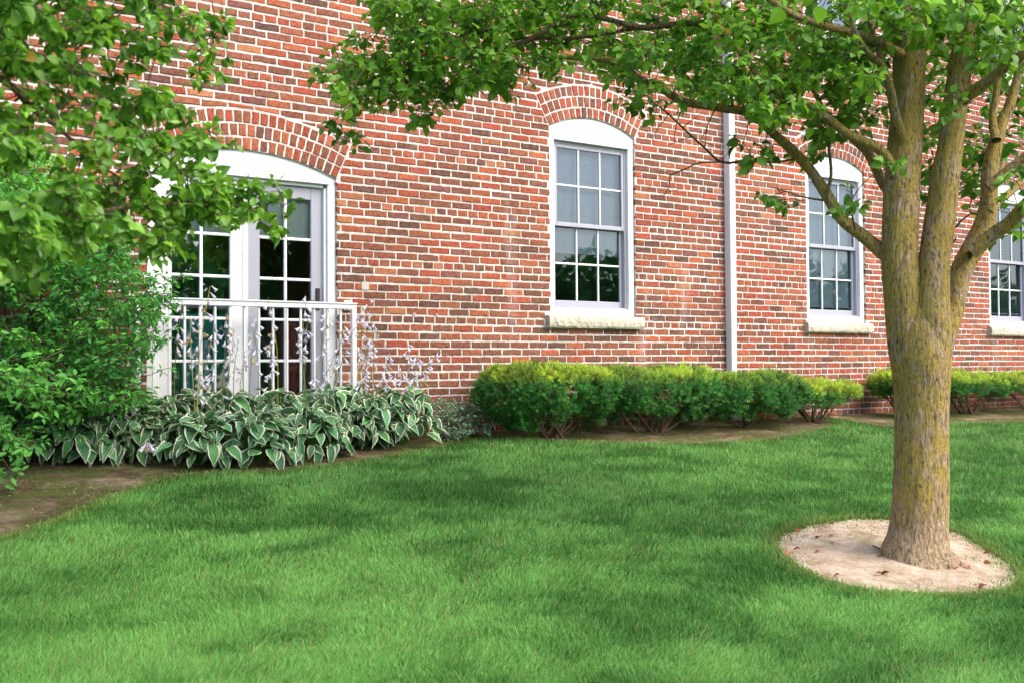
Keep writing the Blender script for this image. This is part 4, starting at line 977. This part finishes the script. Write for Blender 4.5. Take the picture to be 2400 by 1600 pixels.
# ------------------------------------------------------------------ YEWS
def yew(x0, x1, yc, ry, zt, zb, label, seed, yellow=.5, low=0., nt=4200):
    r = np.random.default_rng(seed); xc = (x0+x1)/2; rx = (x1-x0)/2; g = float(gz(xc, yc)); b = np.array([xc, yc, g])
    t = thing('yew_shrub', tuple(b), label, 'shrub', 'clipped yew shrubs along the wall')
    # clumps of shoots on a flat-topped, undercut mound
    def surf(n):
        h = r.random(n)**.9; top = r.random(n) < .34; a = r.uniform(0, 2*PI, n)
        prof = lambda u: .56+.44*np.clip(u/.55, 0, 1)**.75-.22*np.clip((u-.8)/.2, 0, 1)**2
        lump = 1+.18*(fbm(np.cos(a)*2.4+seed, np.sin(a)*2.4, h*2.2, seed, 3)-.5)*2
        rad = prof(h)*lump*np.where(r.random(n) < .3, r.uniform(.55, 1, n), 1.)
        sq = (np.abs(np.cos(a))**3+np.abs(np.sin(a))**3)**(-1/3)
        X = xc+rx*rad*sq*np.cos(a); Y = yc+ry*rad*sq*np.sin(a)
        zlo = zb+.09+.32*(fbm(X*3.5, Y*3.5, 0., seed, 2)-.35); Z = zlo+(zt-.03-zlo)*h
        rt = np.sqrt(r.random(n)); Xt = xc+rx*.95*rt*sq*np.cos(a); Yt = yc+ry*.95*rt*sq*np.sin(a)
        Zt = zt+.07*(fbm(Xt*5, Yt*5, 0., seed+3, 3)-.5)*2-.035*rt**4+r.normal(0, .012, n)
        X, Y, Z = np.where(top, Xt, X), np.where(top, Yt, Y), np.where(top, Zt, Z)
        o = np.stack([(X-xc)/rx, (Y-yc)/ry, np.where(top, 1.8, .35)], 1)
        return np.stack([X, Y, Z], 1), unit(o)
    nc = int(nt/19); cp, co_ = surf(nc); cr = r.uniform(.03, .068, nc); n = nt
    ci = r.integers(0, nc, n); u_ = unit(r.normal(0, 1, (n, 3))); fl_ = (u_*co_[ci]).sum(1) < -.1; u_[fl_] = unit(u_[fl_]+1.3*co_[ci][fl_])
    PP = cp[ci]+u_*cr[ci][:, None]; X, Y, Z = PP.T; Y = np.minimum(Y, -.03)
    ax = unit(u_+co_[ci]*.5+np.array([0, 0, .35])+r.normal(0, .22, (n, 3)))
    ctone = r.normal(0, 1, nc)[ci]
    # tuft template: shoot with needles
    nn = 12; tv, tq = [], []
    for k in range(nn):
        f = k/nn; an = k*2.4; rd = np.array([math.cos(an), math.sin(an), 0]); c = np.array([0, 0, f*.036]); d = unit(rd*.85+np.array([0, 0, .55+.6*f])); L = .021*(1-.35*f)
        s = np.cross(d, [0, 0, 1.]); s = unit(s)*.0021; m = len(tv); tv += [c-s*.6, c+s*.6, c+d*L+s*.5, c+d*L-s*.5]; tq.append([m, m+1, m+2, m+3])
    tv = np.array(tv); tq = np.array(tq)
    Mx = basis(unit(np.cross(ax, r.normal(0, 1, (n, 3)))), ax)
    V, Q = inst(tv, tq, np.stack([X, Y, Z], 1), Mx, r.uniform(.95, 1.6, n))
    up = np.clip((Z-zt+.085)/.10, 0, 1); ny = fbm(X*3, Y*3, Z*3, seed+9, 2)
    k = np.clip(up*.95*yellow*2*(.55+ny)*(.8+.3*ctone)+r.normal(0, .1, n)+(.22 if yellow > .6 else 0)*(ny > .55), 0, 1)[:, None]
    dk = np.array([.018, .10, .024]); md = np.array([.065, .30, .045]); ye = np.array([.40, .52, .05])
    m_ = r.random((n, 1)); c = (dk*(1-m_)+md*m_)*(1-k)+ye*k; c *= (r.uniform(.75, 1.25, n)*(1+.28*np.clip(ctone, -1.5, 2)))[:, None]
    og = (r.random((n, 1)) < .02*yellow); c = np.where(og, np.array([.40, .16, .04]), c)
    cc = np.repeat(c, len(tv), 0)
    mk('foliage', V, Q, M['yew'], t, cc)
    m = MB()
    for i in range(11):
        a = i*2.4+r.normal(0, .3); q = np.array([xc+rx*.8*math.cos(a)*r.uniform(.5, 1), yc+ry*.8*math.sin(a)*r.uniform(.5, 1), zb+(zt-zb)*r.uniform(.3, .8)])
        q[1] = min(q[1], -.05); p = b+np.append(r.normal(0, .035, 2), -.01); mid = p*.5+q*.5+np.array([0, 0, -.03])
        s = spline(np.array([p, mid, q]), .05); m.tube(s, np.linspace(.017, .006, len(s)), 7, np.array([.14, .085, .055])*r.uniform(.7, 1.3))
        for _ in range(3):
            e = s[r.integers(len(s)//2, len(s))]; m.tube([e, e+unit(r.normal(0, 1, 3)+np.array([0, 0, .8]))*.13], [.004, .002], 5, (.10, .07, .045))
    m.build('stems', M['twig'], t, True)
def yx(px, y): return pl(px, 900, y)[0]
def yz(px, py, y): return pl(px, py, y)[2]
yc = -.50
fr = -.86
YW = [(1150, 1420, 862, 985, 'yew at the left end of the row, its yellow tips beside bare brick', .55, 5000),
      (1400, 1650, 866, 985, 'dark yew below the nearest window, second from the left', .35, 4600),
      (1630, 1850, 876, 985, 'dark green yew standing in front of the downspout', .25, 4600),
      (1832, 1990, 893, 960, 'small low yew with bare fanned stems, left of the tree trunk', .7, 2600),
      (2088, 2160, 868, 945, 'yellow tipped yew half hidden by the tree trunk', .95, 2200),
      (2205, 2345, 872, 960, 'yew with a visible stem just right of the tree trunk', .55, 3200),
      (2330, 2520, 872, 960, 'yellow green yew at the right edge of the photo', .8, 3200)]
for i, (a, b, pt_, pb_, lab, ye, nt) in enumerate(YW):
    cx = (a+b)/2; x0_, x1_ = yx(a, yc), yx(b, yc)
    zt_ = yz(cx, pt_+18, yc); 
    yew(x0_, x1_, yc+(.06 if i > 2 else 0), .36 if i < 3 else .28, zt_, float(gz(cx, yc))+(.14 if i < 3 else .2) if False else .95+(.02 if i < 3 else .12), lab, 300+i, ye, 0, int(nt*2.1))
# ------------------------------------------------------------------ wispy grey plant right of the hostas
g0 = G(1065, 1030); wp = thing('wispy_shrub', tuple(g0), 'low wispy grey green shrub between the hostas and the yew row', 'shrub')
r_ = np.random.default_rng(77); ws = Plant(78); ss = []
for i in range(26):
    a = r_.uniform(0, 2*PI); q = g0+np.array([math.cos(a)*r_.uniform(.1, .34), math.sin(a)*r_.uniform(.05, .22), r_.uniform(.1, .34)]); q[1] = min(q[1], -.05)
    s = spline(np.array([g0+np.append(r_.normal(0, .03, 2), 0), g0*.5+q*.5+np.array([0, 0, .04]), q]), .04); ws.tw.tube(s, np.linspace(.0035, .0015, len(s)), 5, (.16, .13, .10)); ss.append(s[2:])
ws.seed(np.vstack(ss))
gc = lambda r, k, tone: np.array([.17, .28, .17])*r.uniform(.6, 1.5, (k, 1))
cen = g0+np.stack([r_.normal(0, .19, 150), r_.normal(0, .11, 150), r_.uniform(.03, .33, 150)], 1); cen[:, 1] = np.minimum(cen[:, 1], -.04)
ws.grow(cen, .030, gc, 2, 8, .06, twcol=(.15, .12, .10), r0=.002)
ws.build(wp, PRIV, M['leaf2'], M['twig'])
# ------------------------------------------------------------------ LITTER on the soil and dirt
def litter(kind, n, poly, seed):
    r = np.random.default_rng(seed); lo, hi = poly.min(0), poly.max(0); out = []
    while len(out) < n:
        x, y = r.uniform(lo, hi)
        if inpoly(np.array([x]), np.array([y]), poly)[0] and y < -.1 and x > .2: out.append((x, y))
    return np.array(out), r
xy, r = litter('l', 28, RING, 5)
pos = np.stack([xy[:, 0], xy[:, 1], gz(xy[:, 0], xy[:, 1])+.026], 1); n = len(pos)
ld = unit(np.stack([r.normal(0, 1, n), r.normal(0, 1, n), r.normal(0, .15, n)], 1)); nn = unit(r.normal(0, .3, (n, 3))+np.array([0, 0, 1.]))
for i in range(n):
    V, Q, cc, lv = leaves_geo(PEAR, pos[i:i+1], ld[i:i+1], nn[i:i+1], np.array([r.uniform(.028, .05)]), np.array([[.30, .10, .04]])*r.uniform(.5, 1.3))
    tag(mk('fallen_leaf', V, Q, M['debris'], None, cc, lv, True, org=pos[i]), 'small brown dead leaf lying on the pale dirt ring', 'leaf', 'dead leaves on the dirt ring')
def pebbles(name, poly, n, seed, c0, label, smin, smax):
    xy, r = litter('p', n, poly, seed); m = MB()
    oct_ = np.array([(1, 0, 0), (.6, .7, 0), (-.3, .9, 0), (-1, .1, 0), (-.5, -.8, 0), (.5, -.75, 0), (.1, 0, .6)])
    tr = [(i, (i+1) % 6, 6) for i in range(6)]
    for x, y in xy:
        s = r.uniform(smin, smax); a = r.uniform(0, 6.28); R_ = np.array([[math.cos(a), math.sin(a), 0], [-math.sin(a), math.cos(a), 0], [0, 0, 1]])
        m.add((oct_*s*r.uniform(.7, 1.3, 3))@R_+np.array([x, y, float(gz(x, y))+.010]), t=tr, c=np.array(c0)*r.uniform(.4, 1.2))
    tag(m.build(name, M['debris']), label, 'gravel', kind='stuff')
pebbles('dirt_crumbs', RING, 1500, 51, (.6, .48, .38), 'small stones and crumbs scattered on the pale dirt ring', .002, .007)
pebbles('soil_crumbs', BEDL, 3500, 52, (.26, .18, .12), 'bark crumbs and small stones on the dark soil bed', .003, .011)
xy, r = litter('w', 60, BEDL, 53); m = MB()
for x, y in xy:
    a = r.uniform(0, PI); L = r.uniform(.04, .16); z0_ = float(gz(x, y))+.022; m.tube([(x, y, z0_), (x+math.cos(a)*L, y+math.sin(a)*L, float(gz(x+math.cos(a)*L, y+math.sin(a)*L))+.022)], [.002, .0012], 5, np.array([.22, .15, .10])*r.uniform(.6, 1.4))
tag(m.build('fallen_twigs', M['debris']), 'thin broken twigs scattered on the dark soil bed', 'twigs', kind='stuff')
a_, b_, c_ = G(2046, 1290), G(2075, 1303), G(2098, 1308)
m = MB(); m.tube(spline(np.array([a_, b_, c_])+np.array([0, 0, .03]), .03), [.005]*len(spline(np.array([a_, b_, c_]), .03)), 6, (.16, .10, .07))
tag(m.build('fallen_stick', M['debris'], org=a_), 'brown stick lying on the dirt at the foot of the trunk', 'stick')
# ------------------------------------------------------------------ woods across the lawn (seen mirrored in the glass)
r = np.random.default_rng(88); n = 26000
cx = np.linspace(-6, 62, 15)+r.normal(0, 1.2, 15); cy = -27+r.normal(0, 1.5, 15); ch = r.uniform(5.2, 8.2, 15)
k = r.integers(0, 15, n); u = unit(r.normal(0, 1, (n, 3)))*(r.random(n)**.33)[:, None]
pos = np.stack([cx[k]+u[:, 0]*2.9, cy[k]+u[:, 1]*2.4, ch[k]*.55+u[:, 2]*ch[k]*.48], 1)
V, Q, cc, lv = leaves_geo(PRIV, pos, unit(r.normal(0, 1, (n, 3))), unit(r.normal(0, 1, (n, 3))), r.uniform(.35, .7, n), np.array([.20, .52, .15])*r.uniform(.15, 1.7, (n, 1)))
tag(mk('woods', V, Q, M['woods'], None, cc, lv), 'belt of dark green trees across the lawn, mirrored in the glass', 'woods', kind='stuff')
# ------------------------------------------------------------------ LIGHT, CAMERA
w = bpy.data.worlds.new('World'); S.world = w; w.use_nodes = True; nt = w.node_tree; nt.nodes.clear()
EL, AZ = math.radians(46), math.radians(148)     # azimuth clockwise from +Y
sky = nt.nodes.new('ShaderNodeTexSky'); sky.sky_type = 'NISHITA'; sky.sun_disc = False; sky.sun_elevation = EL; sky.sun_rotation = AZ; sky.air_density = .75; sky.dust_density = 3.; sky.ozone_density = 1.
bg = nt.nodes.new('ShaderNodeBackground'); bg.inputs[1].default_value = .15; wo = nt.nodes.new('ShaderNodeOutputWorld')
nt.links.new(sky.outputs[0], bg.inputs[0]); nt.links.new(bg.outputs[0], wo.inputs[0])
ld = bpy.data.lights.new('sun', 'SUN'); ld.energy = 1.0; ld.angle = math.radians(60); ld.color = (1., .92, .80)
lo = bpy.data.objects.new('sun', ld); C.objects.link(lo)
sd_ = Vector((math.sin(AZ)*math.cos(EL), math.cos(AZ)*math.cos(EL), math.sin(EL))); lo.rotation_euler = sd_.to_track_quat('Z', 'Y').to_euler(); lo.location = (4, -8, 9)
cd = bpy.data.cameras.new('camera'); cd.sensor_width = 36; cd.lens = 36*FOC/2400; cd.clip_end = 400; cd.clip_start = .05
cd.dof.use_dof = True; cd.dof.focus_distance = 8.6; cd.dof.aperture_fstop = 4.5
co = bpy.data.objects.new('camera', cd); C.objects.link(co)
co.matrix_world = Matrix(((RT[0], UP[0], -FW[0], CAM[0]), (RT[1], UP[1], -FW[1], CAM[1]), (RT[2], UP[2], -FW[2], CAM[2]), (0, 0, 0, 1)))
S.camera = co
S.view_settings.view_transform = 'Standard'; S.view_settings.look = 'None'; S.view_settings.exposure = 1.6; S.view_settings.gamma = 1
S.cycles.max_bounces = 8; S.cycles.transparent_max_bounces = 16; S.cycles.use_denoising = True; S.cycles.denoiser = 'OPENIMAGEDENOISE'; S.cycles.denoising_input_passes = 'RGB_ALBEDO_NORMAL'; S.cycles.denoising_prefilter = 'NONE'
